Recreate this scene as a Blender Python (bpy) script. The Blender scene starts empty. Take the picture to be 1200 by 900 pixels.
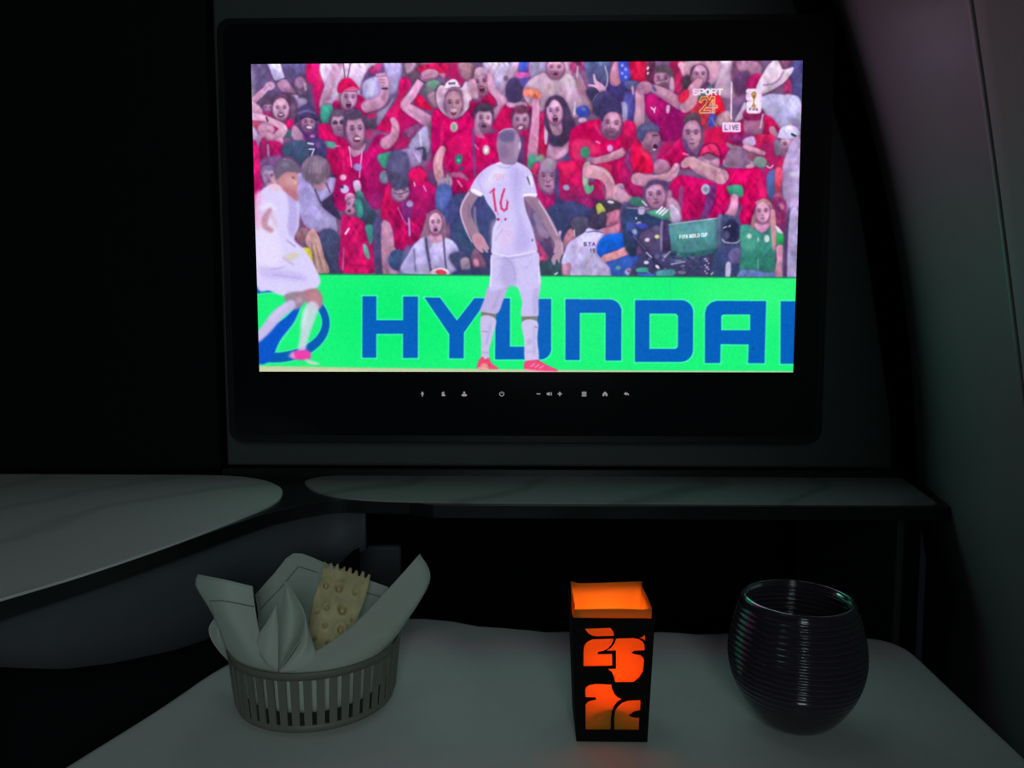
import bpy, bmesh, math, random
import numpy as np
from mathutils import Vector, Matrix
from mathutils.bvhtree import BVHTree
from mathutils.geometry import tessellate_polygon

# ---------------------------------------------------------------- camera, world, lights, exposure
scene = bpy.context.scene
COL = scene.collection
YAW, PITCH, FPX = -0.020275, -0.085106, 900.0
CAM = Vector((0.0031, -0.7621, 0.270))                    # origin: table-top height, in the plane of the screen
FW = Vector((math.sin(YAW) * math.cos(PITCH), math.cos(YAW) * math.cos(PITCH), math.sin(PITCH)))
RT = Vector((math.cos(YAW), -math.sin(YAW), 0.0))
UP = RT.cross(FW)
cam = bpy.data.objects.new('camera', bpy.data.cameras.new('camera'))
COL.objects.link(cam)
cam.matrix_world = Matrix(((RT.x, UP.x, -FW.x, CAM.x), (RT.y, UP.y, -FW.y, CAM.y), (RT.z, UP.z, -FW.z, CAM.z), (0, 0, 0, 1)))
cam.data.sensor_width = 36.0
cam.data.lens = 36.0 * FPX / 1200.0
cam.data.clip_start = 0.01
scene.camera = cam

world = bpy.data.worlds.new('night_cabin')
scene.world = world
world.use_nodes = True
world.node_tree.nodes['Background'].inputs[0].default_value = (0.55, 0.7, 1.0, 1)
world.node_tree.nodes['Background'].inputs[1].default_value = 0.004

def area(name, loc, target, sx, sy, power, col):
    d = bpy.data.lights.new(name, 'AREA'); d.shape = 'RECTANGLE'; d.size = sx; d.size_y = sy; d.energy = power; d.color = col
    o = bpy.data.objects.new(name, d); COL.objects.link(o); o.location = loc
    o.rotation_euler = (Vector(target) - Vector(loc)).to_track_quat('-Z', 'Y').to_euler()
    return o
area('overhead_fill', (-0.16, -0.46, 1.25), (-0.12, -0.36, 0), 0.30, 0.14, 0.16, (0.70, 1.0, 0.92))  # added fill from above, no real fitting; lifts what the screen leaves too dark
area('low_rear_fill', (0.10, -1.45, 0.48), (0, -0.2, 0.05), 0.36, 0.35, 2.2, (0.80, 1.0, 0.96))  # unseen fill low behind the camera, added to brighten camera-facing sides

scene.view_settings.view_transform = 'Standard'
scene.view_settings.look = 'None'
scene.view_settings.exposure = 0.0
scene.view_settings.gamma = 1.0
scene.view_settings.use_curve_mapping = False

# ---------------------------------------------------------------- helpers
def ray(x, y): return FW + RT * ((x - 600) / FPX) + UP * ((450 - y) / FPX)
def at_y(x, y, Y): d = ray(x, y); return CAM + d * ((Y - CAM.y) / d.y)      # picture point -> point of the plane y = Y
def at_z(x, y, Z): d = ray(x, y); return CAM + d * ((Z - CAM.z) / d.z)      # picture point -> point of the plane z = Z

def srgb(r, g, b): return tuple(((v / 255) / 12.92 if v < 10.3 else ((v / 255 + .055) / 1.055) ** 2.4) for v in (r, g, b)) + (1,)

def mat(name, col, rough=.6, metal=0., spec=.5, noise=0., nscale=40., bump=0., bscale=200., trans=0., ior=1.45, coat=0., sss=0., emit=None):
    m = bpy.data.materials.new(name); m.use_nodes = True
    nt = m.node_tree; b = nt.nodes['Principled BSDF']
    col = tuple(col) if len(col) == 4 else tuple(col) + (1,)
    b.inputs['Base Color'].default_value = col; b.inputs['Roughness'].default_value = rough
    b.inputs['Metallic'].default_value = metal; b.inputs['Specular IOR Level'].default_value = spec
    b.inputs['Transmission Weight'].default_value = trans; b.inputs['IOR'].default_value = ior; b.inputs['Coat Weight'].default_value = coat
    if emit: b.inputs['Emission Color'].default_value = emit[0]; b.inputs['Emission Strength'].default_value = emit[1]
    tc = nt.nodes.new('ShaderNodeTexCoord')
    if noise:
        n = nt.nodes.new('ShaderNodeTexNoise'); n.inputs['Scale'].default_value = nscale; n.inputs['Detail'].default_value = 4
        nt.links.new(tc.outputs['Object'], n.inputs['Vector'])
        mx = nt.nodes.new('ShaderNodeMix'); mx.data_type = 'RGBA'
        mx.inputs[6].default_value = tuple(max(0, c * (1 - noise)) for c in col[:3]) + (1,)
        mx.inputs[7].default_value = tuple(min(1, c * (1 + noise)) for c in col[:3]) + (1,)
        nt.links.new(n.outputs['Fac'], mx.inputs[0]); nt.links.new(mx.outputs[2], b.inputs['Base Color'])
    if bump:
        n = nt.nodes.new('ShaderNodeTexNoise'); n.inputs['Scale'].default_value = bscale; n.inputs['Detail'].default_value = 3
        nt.links.new(tc.outputs['Object'], n.inputs['Vector'])
        bp = nt.nodes.new('ShaderNodeBump'); bp.inputs['Strength'].default_value = bump; bp.inputs['Distance'].default_value = .001
        nt.links.new(n.outputs['Fac'], bp.inputs['Height']); nt.links.new(bp.outputs['Normal'], b.inputs['Normal'])
    return m

def translucent(m, col, w):
    nt = m.node_tree; b = nt.nodes['Principled BSDF']; out = nt.nodes['Material Output']
    t = nt.nodes.new('ShaderNodeBsdfTranslucent'); t.inputs[0].default_value = tuple(col) + (1,)
    mx = nt.nodes.new('ShaderNodeMixShader'); mx.inputs[0].default_value = w
    nt.links.new(b.outputs[0], mx.inputs[1]); nt.links.new(t.outputs[0], mx.inputs[2]); nt.links.new(mx.outputs[0], out.inputs['Surface'])
    return m

def link(name, me, m, parent=None, smooth=False):
    o = bpy.data.objects.new(name, me); COL.objects.link(o)
    if m is not None and not me.materials: me.materials.append(m)
    if smooth: me.polygons.foreach_set('use_smooth', [True] * len(me.polygons))
    if parent is not None:
        o.parent = parent; o.matrix_parent_inverse = parent.matrix_world.inverted()
    return o

def mesh(name, V, F, m, parent=None, smooth=False):
    me = bpy.data.meshes.new(name); me.from_pydata([tuple(v) for v in V], [], F); me.validate(); me.update()
    bm = bmesh.new(); bm.from_mesh(me); bmesh.ops.recalc_face_normals(bm, faces=bm.faces); bm.to_mesh(me); bm.free()
    return link(name, me, m, parent, smooth)

def thing(name, label, cat, loc, group=None):
    o = bpy.data.objects.new(name, None); COL.objects.link(o); o.empty_display_size = .02
    o.location = loc; bpy.context.view_layer.update()
    o['label'] = label; o['category'] = cat
    if group: o['group'] = group
    return o

def tag(o, label, cat):
    o['label'] = label; o['category'] = cat; return o

def structure(o): o['kind'] = 'structure'; return o

def bevel(o, w, seg=3, ang=35):
    b = o.modifiers.new('bevel', 'BEVEL'); b.width = w; b.segments = seg; b.limit_method = 'ANGLE'; b.angle_limit = math.radians(ang)
    return o

def solidify(o, t, off=0.):
    s = o.modifiers.new('thickness', 'SOLIDIFY'); s.thickness = t; s.offset = off
    return o

def box_geo(x0, x1, y0, y1, z0, z1):
    V = [(x, y, z) for z in (z0, z1) for y in (y0, y1) for x in (x0, x1)]
    return V, [(0, 2, 3, 1), (4, 5, 7, 6), (0, 1, 5, 4), (1, 3, 7, 5), (3, 2, 6, 7), (2, 0, 4, 6)]

def box(name, x0, x1, y0, y1, z0, z1, m, parent=None): return mesh(name, *box_geo(x0, x1, y0, y1, z0, z1), m, parent)

def catmull(P, n=8, closed=False):
    P = [Vector(q) for q in P]; m = len(P); out = []
    for i in range(m if closed else m - 1):
        if closed: a, b, c, d = P[i - 1], P[i], P[(i + 1) % m], P[(i + 2) % m]
        else: a, b, c, d = P[max(i - 1, 0)], P[i], P[i + 1], P[min(i + 2, m - 1)]
        for k in range(n):
            t = k / n
            out.append(.5 * ((2 * b) + (c - a) * t + (2 * a - 5 * b + 4 * c - d) * t * t + (3 * b - a - 3 * c + d) * t ** 3))
    if not closed: out.append(P[-1].copy())
    return out

def slab(name, outline, z0, z1, m, parent=None, axis='z'):
    """outline: 2-D points; a prism along z (or along y: outline in x, z)"""
    n = len(outline)
    def P(q, h): return (q[0], q[1], h) if axis == 'z' else (q[0], h, q[1])
    V = [P(q, z0) for q in outline] + [P(q, z1) for q in outline]
    tri = tessellate_polygon([[Vector((q[0], q[1], 0)) for q in outline]])
    F = [tuple(t) for t in tri] + [tuple(i + n for i in reversed(t)) for t in tri] + [(i, (i + 1) % n, n + (i + 1) % n, n + i) for i in range(n)]
    return mesh(name, V, F, m, parent)

def round_rect(x0, x1, z0, z1, r, n=7):
    out = []
    for cx, cz, a in ((x1 - r, z1 - r, 0), (x0 + r, z1 - r, 90), (x0 + r, z0 + r, 180), (x1 - r, z0 + r, 270)):
        for k in range(n): q = math.radians(a + 90 * k / (n - 1)); out.append((cx + r * math.cos(q), cz + r * math.sin(q)))
    return out

def tube(name, P, r, m, parent=None, seg=6):
    P = [Vector(q) for q in P]; V, F = [], []
    for i, q in enumerate(P):
        t = (P[min(i + 1, len(P) - 1)] - P[max(i - 1, 0)]).normalized()
        a = t.orthogonal().normalized() if i == 0 else (a - t * a.dot(t)).normalized()
        b = t.cross(a)
        for k in range(seg): w = 2 * math.pi * k / seg; V.append(q + (a * math.cos(w) + b * math.sin(w)) * r)
    for i in range(len(P) - 1):
        for k in range(seg): F.append((i * seg + k, i * seg + (k + 1) % seg, (i + 1) * seg + (k + 1) % seg, (i + 1) * seg + k))
    F += [tuple(range(seg))[::-1], tuple(range((len(P) - 1) * seg, len(P) * seg))]
    return mesh(name, V, F, m, parent, True)

def lathe(name, prof, c, m, parent=None, seg=64, closed=False):
    V, F = [], []; n = len(prof)
    for k in range(seg):
        w = 2 * math.pi * k / seg
        for r, z in prof: V.append((c[0] + r * math.cos(w), c[1] + r * math.sin(w), c[2] + z))
    for k in range(seg):
        k2 = (k + 1) % seg
        for i in range(n if closed else n - 1):
            j = (i + 1) % n; F.append((k * n + i, k2 * n + i, k2 * n + j, k * n + j))
    return mesh(name, V, F, m, parent, True)

def grid_surface(rows):
    """rows: list of equal-length lists of points"""
    n = len(rows[0]); V = [p for r in rows for p in r]
    F = [(i * n + j, i * n + j + 1, (i + 1) * n + j + 1, (i + 1) * n + j) for i in range(len(rows) - 1) for j in range(n - 1)]
    return V, F

# ---------------------------------------------------------------- materials
M_BLACK = mat('matt black suite panel', (.0026, .003, .005), .8, spec=.2, noise=.2, bump=.1)
M_GREY = mat('dark grey satin laminate', (.065, .07, .075), .55, noise=.12, nscale=14, bump=.05, bscale=500)
M_SIDEGREY = mat('grey console side laminate', (.085, .085, .105), .6, noise=.12, nscale=10, bump=.06, bscale=400)
M_WALL = mat('pale grey cabin sidewall', (.37, .36, .375), .36, noise=.06, nscale=8, bump=.06, bscale=700)
M_WALL2 = mat('pale grey cabin sidewall beside the seat', (.38, .37, .39), .6, noise=.06, nscale=8, bump=.06, bscale=700)
M_FRAME = mat('black monitor frame', (.008, .009, .011), .38)
M_GLASS_BLACK = mat('black monitor glass', (.006, .007, .009), .16)
M_EDGE = mat('dark gloss edging', (.012, .013, .015), .3, bump=.05)
M_ICON = mat('lit touch icon', (.1, .1, .1), .5, emit=((.72, .62, .68, 1), .42))
M_CLOTH = mat('white table linen', (.80, .82, .82), .55, noise=.03, nscale=60, bump=.25, bscale=1500)
M_BASKET = mat('taupe metal basket', (.20, .19, .165), .5, noise=.12, nscale=60)
M_NAPKIN = translucent(mat('white paper napkin', (.84, .85, .84), .85, noise=.03, nscale=90, bump=.12, bscale=900), (.93, .96, .92), .6)
M_STITCH = mat('grey stitched line', (.2, .22, .2), .9, noise=.1)
M_CRACKER = mat('baked flatbread cracker', (.74, .62, .36), .85, noise=.25, nscale=120, bump=.5, bscale=600)
M_SLEEVE = mat('matt black lantern card', (.0045, .0035, .0035), .8, spec=.2, noise=.15)
M_LINER = translucent(mat('orange translucent paper', (.92, .40, .03), .7, noise=.05, nscale=60), (1.0, .34, .02), .42)
M_TUMBLER = mat('smoky purple glass', (.21, .165, .235), .13, trans=.85, ior=1.5, noise=.05)
M_LEATHER = mat('black leather', (.01, .01, .011), .5, bump=.3, bscale=350)
M_METAL = mat('brushed steel', (.6, .6, .6), .35, 1.0, bump=.05)
M_CANDLE = mat('ivory plastic candle', (.5, .4, .25), .5)
M_FLAME = mat('glowing led flame', (1, .4, .1), .4, emit=((1, .3, .04, 1), 6.0))

def marble(name, col, vein):
    m = bpy.data.materials.new(name); m.use_nodes = True; nt = m.node_tree; b = nt.nodes['Principled BSDF']
    tc = nt.nodes.new('ShaderNodeTexCoord'); n = nt.nodes.new('ShaderNodeTexNoise'); w = nt.nodes.new('ShaderNodeTexWave'); r = nt.nodes.new('ShaderNodeValToRGB')
    mp = nt.nodes.new('ShaderNodeMapping'); mp.inputs['Rotation'].default_value = (0, 0, .5)
    n.inputs['Scale'].default_value = 9; n.inputs['Detail'].default_value = 5
    w.inputs['Scale'].default_value = 2.6; w.inputs['Distortion'].default_value = 9; w.inputs['Detail'].default_value = 3; w.inputs['Detail Scale'].default_value = 1.2
    nt.links.new(tc.outputs['Object'], mp.inputs[0]); nt.links.new(mp.outputs[0], w.inputs['Vector'])
    r.color_ramp.elements[0].position = .0; r.color_ramp.elements[0].color = vein
    r.color_ramp.elements[1].position = .16; r.color_ramp.elements[1].color = col
    nt.links.new(w.outputs['Fac'], r.inputs[0]); nt.links.new(r.outputs[0], b.inputs['Base Color'])
    b.inputs['Roughness'].default_value = .4
    return m
M_TOP = marble('pale veined console top', (.74, .74, .73, 1), (.62, .62, .62, 1))
M_SHELF = marble('grey veined shelf top', (.36, .335, .345, 1), (.26, .245, .25, 1))

# ---------------------------------------------------------------------------
# the football broadcast shown on the seat-back screen, drawn shape by shape
# (coordinates are read off the screen; QUAD maps them onto the flat panel)
# ---------------------------------------------------------------------------
PW, PH = 1290, 726
QUAD = ((294.0, 75.5), (939.5, 71.0), (929.5, 437.0), (305.0, 435.5))

def homography(src, dst):
    A, b = [], []
    for (x, y), (u, v) in zip(src, dst):
        A.append([x, y, 1, 0, 0, 0, -u * x, -u * y]); b.append(u)
        A.append([0, 0, 0, x, y, 1, -v * x, -v * y]); b.append(v)
    return np.append(np.linalg.solve(np.array(A, float), np.array(b, float)), 1).reshape(3, 3)

HM = homography(QUAD, ((0, 0), (PW, 0), (PW, PH), (0, PH)))
canvas = np.zeros((PH, PW, 3), np.float32)

def hx(c):
    return np.array([int(c[i:i + 2], 16) for i in (0, 2, 4)], np.float32) / 255

def pts(t):
    if isinstance(t, str):
        return np.array([[float(v) for v in q.split(',')] for q in t.split()])
    return np.array(t, float)

def smooth(P, n=6):
    m = len(P); out = []
    for i in range(m):
        a, b, c, d = P[i - 1], P[i], P[(i + 1) % m], P[(i + 2) % m]
        for k in range(n):
            t = k / n
            out.append(.5 * ((2 * b) + (c - a) * t + (2 * a - 5 * b + 4 * c - d) * t * t + (3 * b - a - 3 * c + d) * t ** 3))
    return np.array(out)

def gauss(M, s):
    r = int(3 * s + 1); k = np.exp(-.5 * (np.arange(-r, r + 1) / s) ** 2); k /= k.sum()
    for ax in (0, 1):
        pad = [(0, 0)] * M.ndim; pad[ax] = (r, r)
        Q = np.pad(M, pad, mode='edge'); n = M.shape[ax]; o = 0
        for i, w in enumerate(k):
            o = o + w * (Q[i:i + n] if ax == 0 else Q[:, i:i + n])
        M = o
    return M

def gauss_xy(M, sx, sy):
    for ax, s in ((1, sx), (0, sy)):
        r = int(3 * s + 1); k = np.exp(-.5 * (np.arange(-r, r + 1) / s) ** 2); k /= k.sum()
        Q = np.pad(M, [(r, r) if i == ax else (0, 0) for i in range(M.ndim)], mode='edge'); n = M.shape[ax]
        M = sum(w * (Q[i:i + n] if ax == 0 else Q[:, i:i + n]) for i, w in enumerate(k))
    return M

def mask(polys, blur):
    Q = []
    for P in polys:
        h = np.c_[P, np.ones(len(P))] @ HM.T
        Q.append(h[:, :2] / h[:, 2:])
    allp = np.concatenate(Q); m = 3 * blur + 3
    x0, y0 = np.floor(allp.min(0) - m).astype(int); x1, y1 = np.ceil(allp.max(0) + m).astype(int)
    cx0, cy0, cx1, cy1 = max(x0, 0), max(y0, 0), min(x1, PW), min(y1, PH)
    if cx1 <= cx0 or cy1 <= cy0: return None
    W, Hh, SS = x1 - x0 + 2, y1 - y0, 4
    acc = np.zeros((Hh * SS, W + 2))
    ys = y0 + (np.arange(Hh * SS) + .5) / SS
    for P in Q:
        a = P; b = np.roll(P, -1, 0)
        for (ax, ay), (bx, by) in zip(a, b):
            if ay == by: continue
            w = 1 if by > ay else -1
            lo, hi = min(ay, by), max(ay, by)
            i0 = max(0, int(math.ceil((lo - y0) * SS - .5))); i1 = min(Hh * SS, int(math.ceil((hi - y0) * SS - .5)))
            if i1 <= i0: continue
            rr = np.arange(i0, i1)
            xx = np.clip(ax + (ys[rr] - ay) * (bx - ax) / (by - ay) - x0, 0, W - .01)
            xi = xx.astype(int); f = xx - xi
            acc[rr, xi] += w * (1 - f); acc[rr, xi + 1] += w * f
    cov = np.clip(np.abs(np.cumsum(acc, 1)), 0, 1)[:, :x1 - x0].reshape(Hh, SS, -1).mean(1)
    if blur > .2: cov = gauss(cov, blur)
    return cov[cy0 - y0:cy1 - y0, cx0 - x0:cx1 - x0], (slice(cy0, cy1), slice(cx0, cx1))

STYLE = {'depth': False, 'folds': None}
def put(polys, col, b=.8, a=1., halo=None):
    if STYLE['depth'] and halo is None:                  # in the crowd every body stands a little off the ones behind it
        w = np.ptp(np.concatenate(polys), axis=0); halo = a > .94 and w.min() > 7 and w.max() > 13
    if halo:
        put(polys, '3a1440', 2.6, .5, False)
    r = mask(polys, b * 2)
    if r is None: return
    m, s = r; m = (m * a)[..., None].astype(np.float32); c = hx(col)
    if halo:
        h = m.shape[0]; g = np.linspace(1.10, .86, h)[:, None, None]; k = .11 if c[0] > 1.8 * c[1] else .05
        c = np.clip(c * g * (1 + k * STYLE['folds'][s]), 0, 1)
    canvas[s] = canvas[s] * (1 - m) + c * m

def p(col, t, b=.7, a=1., s=1):
    P = pts(t)
    put([smooth(P) if s and len(P) > 3 else P], col, b, a)

def e(col, cx, cy, rx, ry, ang=0, b=.7, a=1.):
    t = np.linspace(0, 2 * math.pi, 28, endpoint=False); c, s = math.cos(math.radians(ang)), math.sin(math.radians(ang))
    X, Y = rx * np.cos(t), ry * np.sin(t)
    put([np.c_[cx + X * c - Y * s, cy + X * s + Y * c]], col, b, a)

def l(col, t, b=.6, a=1.):
    P = pts(t); n = len(P); Q = []
    for i in range(n - 1):
        A, B, C, D = P[max(i - 1, 0)], P[i], P[i + 1], P[min(i + 2, n - 1)]
        for k in range(8):
            u = k / 8
            Q.append(.5 * ((2 * B) + (C - A) * u + (2 * A - 5 * B + 4 * C - D) * u * u + (3 * B - A - 3 * C + D) * u ** 3))
    Q.append(P[-1]); Q = np.array(Q)
    T = np.gradient(Q[:, :2], axis=0); T /= np.linalg.norm(T, axis=1)[:, None] + 1e-9
    N = np.c_[-T[:, 1], T[:, 0]]; w = Q[:, 2:3] / 2
    cap = []
    for c, n0, t0, r in ((Q[-1, :2], N[-1], T[-1], w[-1]), (Q[0, :2], -N[0], -T[0], w[0])):
        cap.append(np.array([c + r * (n0 * math.cos(q) + t0 * math.sin(q)) for q in np.linspace(.4, math.pi - .4, 5)]))
    put([np.concatenate([Q[:, :2] + N * w, cap[0], (Q[:, :2] - N * w)[::-1], cap[1]])], col, b, a)

def face(cx, cy, rx, ry, ang=0, skin='c890b4', hair=None, turn=0., mouth=1, beard=None, glasses=0, shade='8c5c88'):
    """a small crowd face: rx, ry half sizes, turn -1..1 = looking left..right; mouth 0 shut, 1 open, 2 grin, 3 shout"""
    c, s = math.cos(math.radians(ang)), math.sin(math.radians(ang))
    def at(u, v): return cx + (u * rx) * c - (v * ry) * s, cy + (u * rx) * s + (v * ry) * c
    rx *= 1.06
    def el(col, u, v, ru, rv, b=.5, a=1.): x, y = at(u, v); e(col, x, y, ru * rx, rv * ry, ang, b, a)
    if hair: el(hair, -.14 * turn, -.34, 1.1, .84, .7)
    el(shade, 0, .06, .96, .97, .7); el(skin, .1 * turn, -.02, .84, .9, .8)
    el(shade, -.62 * (turn if abs(turn) > .08 else 1), .25, .34, .6, 1.1, .5); el(shade, .1 * turn, .84, .62, .22, .9, .45)
    el('ecc0dc', .25 * turn + .08, -.42, .46, .26, 1.1, .35); el('e0a4c0', .34 + .2 * turn, .22, .22, .16, .9, .4)
    if hair: el(hair, -.1 * turn, -.88, .82, .3, .8)
    if beard: el(beard, .1 * turn, .64, .74, .42, .9, .75)
    o = .3 * turn
    for q in (-.38, .38):
        el('6c4060', o + q, -.13, .25, .14, .7, .5); el('2c1c38', o + q, -.07, .12, .055, .4, .55); el('4c3050', o + q, -.27, .22, .06, .5, .5)
    if glasses:
        for q in (-.38, .38): el('3c2c48', o + q, -.08, .3, .16, .5, .85)
    el('eebcd8', o + .03, .08, .08, .2, .5, .5); el(shade, o - .1, .16, .08, .18, .6, .4); el('744468', o + .02, .29, .18, .06, .5, .55)
    if mouth == 0: el('5c2c50', o, .52, .28, .06, .5, .7)
    elif mouth == 1: el('4c1c40', o, .55, .25, .16, .5, .9); el('b0587c', o, .65, .16, .06, .4, .6)
    elif mouth == 2: el('5c2848', o, .5, .38, .17, .5, .85); el('ead0e2', o, .46, .27, .08, .4, .85)
    elif mouth == 3: el('481838', o, .56, .28, .25, .5, .95); el('e0c4dc', o, .41, .19, .05, .35, .7); el('a84c74', o, .7, .17, .08, .4, .6)

FONT = {  # stroke letters on a unit box (x, y down)
    'S': ['1,.14 .8,0 .2,0 0,.14 0,.36 .2,.5 .8,.5 1,.64 1,.86 .8,1 .2,1 0,.86'], 'P': ['0,1 0,0 .75,0 1,.15 1,.42 .75,.57 0,.57'],
    'O': ['.3,0 .7,0 1,.3 1,.7 .7,1 .3,1 0,.7 0,.3 .3,0'], 'R': ['0,1 0,0 .75,0 1,.15 1,.4 .75,.55 0,.55', '.55,.55 1,1'],
    'T': ['0,0 1,0', '.5,0 .5,1'], 'L': ['0,0 0,1 1,1'], 'I': ['.5,0 .5,1'], 'V': ['0,0 .5,1 1,0'], 'E': ['1,0 0,0 0,1 1,1', '0,.5 .8,.5'],
    'F': ['1,0 0,0 0,1', '0,.5 .8,.5'], 'A': ['0,1 .5,0 1,1', '.2,.65 .8,.65'], 'W': ['0,0 .25,1 .5,.3 .75,1 1,0'], 'D': ['0,0 .7,0 1,.3 1,.7 .7,1 0,1 0,0'],
    'C': ['1,.1 .7,0 .3,0 0,.3 0,.7 .3,1 .7,1 1,.9'], 'U': ['0,0 0,.8 .25,1 .75,1 1,.8 1,0'], '1': ['.2,.2 .55,0 .55,1'], '5': ['1,0 .1,0 0,.45 .7,.4 1,.65 .8,1 0,1'],
    '2': ['0,.2 .3,0 .8,0 1,.25 .8,.5 0,1 1,1'], 'Y': ['0,0 .5,.5 1,0', '.5,.5 .5,1'], '7': ['0,0 1,0 .4,1'], ' ': []}

def seg(col, P, w, b=.25, a=1.):
    polys = []
    for (ax, ay), (bx, by) in zip(P[:-1], P[1:]):
        d = math.hypot(bx - ax, by - ay) or 1; ux, uy = (bx - ax) / d * w / 2, (by - ay) / d * w / 2
        polys.append(np.array([[ax - ux + uy, ay - uy - ux], [bx + ux + uy, by + uy - ux], [bx + ux - uy, by + uy + ux], [ax - ux - uy, ay - uy + ux]]))
    r = None
    for q in polys: put([q], col, b, a)

def text(col, s, x, y, cw, ch, gap, w, dy=0., b=.25, a=1.):
    for k, chx in enumerate(s):
        for st in FONT[chx]:
            P = pts(st); seg(col, np.c_[x + P[:, 0] * cw, y + P[:, 1] * ch + dy * k], w, b, a)
        x += cw * (.5 if chx in ' ' else 1) + gap

def rr(x0, y0, x1, y1, tl=0, tr=0, br=0, bl=0):
    out = []
    for (cx, cy, r, a0) in ((x0 + tl, y0 + tl, tl, 180), (x1 - tr, y0 + tr, tr, 270), (x1 - br, y1 - br, br, 0), (x0 + bl, y1 - bl, bl, 90)):
        for q in (np.linspace(a0, a0 + 90, 7) if r else [a0]):
            out.append((cx + r * math.cos(math.radians(q)), cy + r * math.sin(math.radians(q))))
    return np.array(out)

def paint_broadcast():
    rng = np.random.default_rng(7)
    canvas[:] = hx('80608c')
    SK, SKD, SKL, RED, RD2, RD3, HAIR, NAVY, LAV, WHT = 'd094bc', 'b07ca0', 'e2aad0', 'dc0a72', 'b8127a', 'f01a66', '483858', '3e4070', 'b8a8e2', 'd6caf8'
    # crowd behind, soft blocks
    for _ in range(150):
        x, y = rng.uniform(292, 945), rng.uniform(70, 322)
        e(rng.choice(['7c5c8c', RED, RD2, 'a06c9c', '5c4878', RED, 'c080b0', NAVY]), x, y, rng.uniform(6, 15), rng.uniform(7, 18), rng.uniform(-40, 40), 2.2, .8)
    F_ = 0
    for sx, sy, sh in ((2.6, 13, .75), (2.6, 13, -.6), (3, 16, .15), (5, 5, 0)):
        q = gauss_xy(rng.normal(0, 1, (PH, PW, 1)), sx, sy)
        q = np.stack([np.roll(row, int(sh * i), 0) for i, row in enumerate(q)]); F_ = F_ + q / q.std()
    STYLE['folds'] = np.clip(F_ / F_.std(), -2.2, 2.2).astype(np.float32); STYLE['depth'] = True
    # ---- upper left
    p('6e5a8e', '290,70 362,70 362,112 330,118 292,116', 1.2); p('5f5488', '328,72 362,72 362,96 342,92', 1.5)
    p('8a7aa4', '292,72 297,72 300,120 293,120', 1.2, .8)
    e('54486c', 352, 118, 14, 12, 0, 1.5)
    l('5c4c74', '312,110,12 318,118,14', 1.5)
    p('d4c8fa', '313,74 328,74 334,92 325,96 321,93', .6, 1, 0); l('3c2c4c', '324,96,1.4 334,92,1.6', .4)
    p('bd84b4', '325,97 334,93 341,101 347,106 344,110 330,107', .8); p('c890c0', '328,96 334,94 340,101 334,103', .8, .7)
    e('70587c', 353, 101, 9, 10, 0, 1); e('a87cac', 351, 97, 6, 7, 0, 1); l('c49cc4', '357,98,3 358,105,3', .7)
    l('d69cc8', '294,123,9 304,112,8 311,105,6.5', .7); e('daa4ce', 316, 101, 6, 5, -20); l('9c6c94', '315,99,1 319,102,1', .5); e('b880ac', 311, 104, 1.4, 3, 30)
    p('a494bc', '346,116 358,116 359,124 350,128 345,124', .9); l('c0b0d0', '341,113,4 347,114,5', .8)
    p('e0147e', '361,72 378,72 379,95 375,122 374,135 371,133 367,112 366,100 359,94', .8); p('b81878', '366,98 371,104 374,128 371,132 367,112', 1, .8); p('f03c8c', '371,85 378,84 378,96 373,100', 1.4, .6)
    p('e2c6f0', '378,72 450,72 446,92 432,108 428,128 390,130 384,110', 1)
    l('d09ac6', '397,74,9 388,95,9 382,110,10 380,124,13', .8); l('a87098', '391,98,2 384,116,3', 1, .6); p('d8a8d4', '378,120 400,112 398,124', 1)
    l('5c4c70', '401.5,72,1.3 404,92,1.3', .4); l('5c4c70', '410.5,72,1.3 407,92,1.3', .4); l('a890b4', '419,74,1 422,80,1', .4)
    p('b81868', '392,118 400,122 398,130 388,130', .8)
    # red cap man
    p('dd1076', '418,112 426,115 429,122 428,136 412,136 404,128', .8); p(RD2, '392,125 402,128 404,140 392,138', 1)
    face(408, 115, 10.5, 15, 5, 'd096c2', None, .3, 3, None)
    p('e4106e', '395.5,108 396,99 402,92.5 410,92 416,98 421,106 414,103.5 405,105 400,109', .6); p('f8508c', '407,103.5 413,101.5 420,105 413,105 406,106.5', .5); l('7c1c54', '404,107.5,1.2 418,107,1.2', .5, .8)
    # man with raised hand
    p('6c4a84', '424,98 428,86 436,79 450,74 451,84 440,90 430,96 426,108 422,110', 1); p('b8307c', '431,82 445,74 446,80 438,87', 1)
    p('bcb2ea', '426,96 440,90 448,100 444,116 430,116 424,108', 1); p('d8d0fc', '430,98 436,95 438,110 430,112', 1.2, .7)
    p('a898cc', '451,72 470,72 468,96 462,112 455,116 452,90', 1.2); p('6c5c8c', '456,112 464,108 458,124', 1)
    l('cc92bc', '449,95,12 450,108,10 446,119,13 430,125,15', .8); l('a87098', '452,104,3 449,116,5', 1, .6)
    for q in range(4): l('d8a0c8', f'{441+q*1.6},{91+q*3.2-3},3 {450+q*.6},{87+q*4},3', .5)
    for q in range(3): l('8c5c84', f'{442+q*1.6},{90+q*3.4},.8 {450+q*.7},{89.5+q*4},.8', .4, .8)
    l('3c2c4c', '447.5,104,2 453,104,2.6', .5)
    p('a89cc8', '440,134 452,126 462,114 452,134 444,148 440,146', 1)
    p('5c4868', '428,136 440,132 440,150 430,152', 1); p('d02878', '430,136 438,132 440,137 432,139', .8)
    # big red flag and raised arm
    p('6c5068', '475,74 492,74 490,92 482,98 476,90', 1.2); p('c090b4', '474,74 486,74 484,82 476,86', 1.2)
    p('e2107c', '469,93 476,91 481,99 474,112 471,122 478,132 492,140 497,150 480,160 455,156 441,152 445,145 455,130 465,115 467,101', .8)
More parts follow.
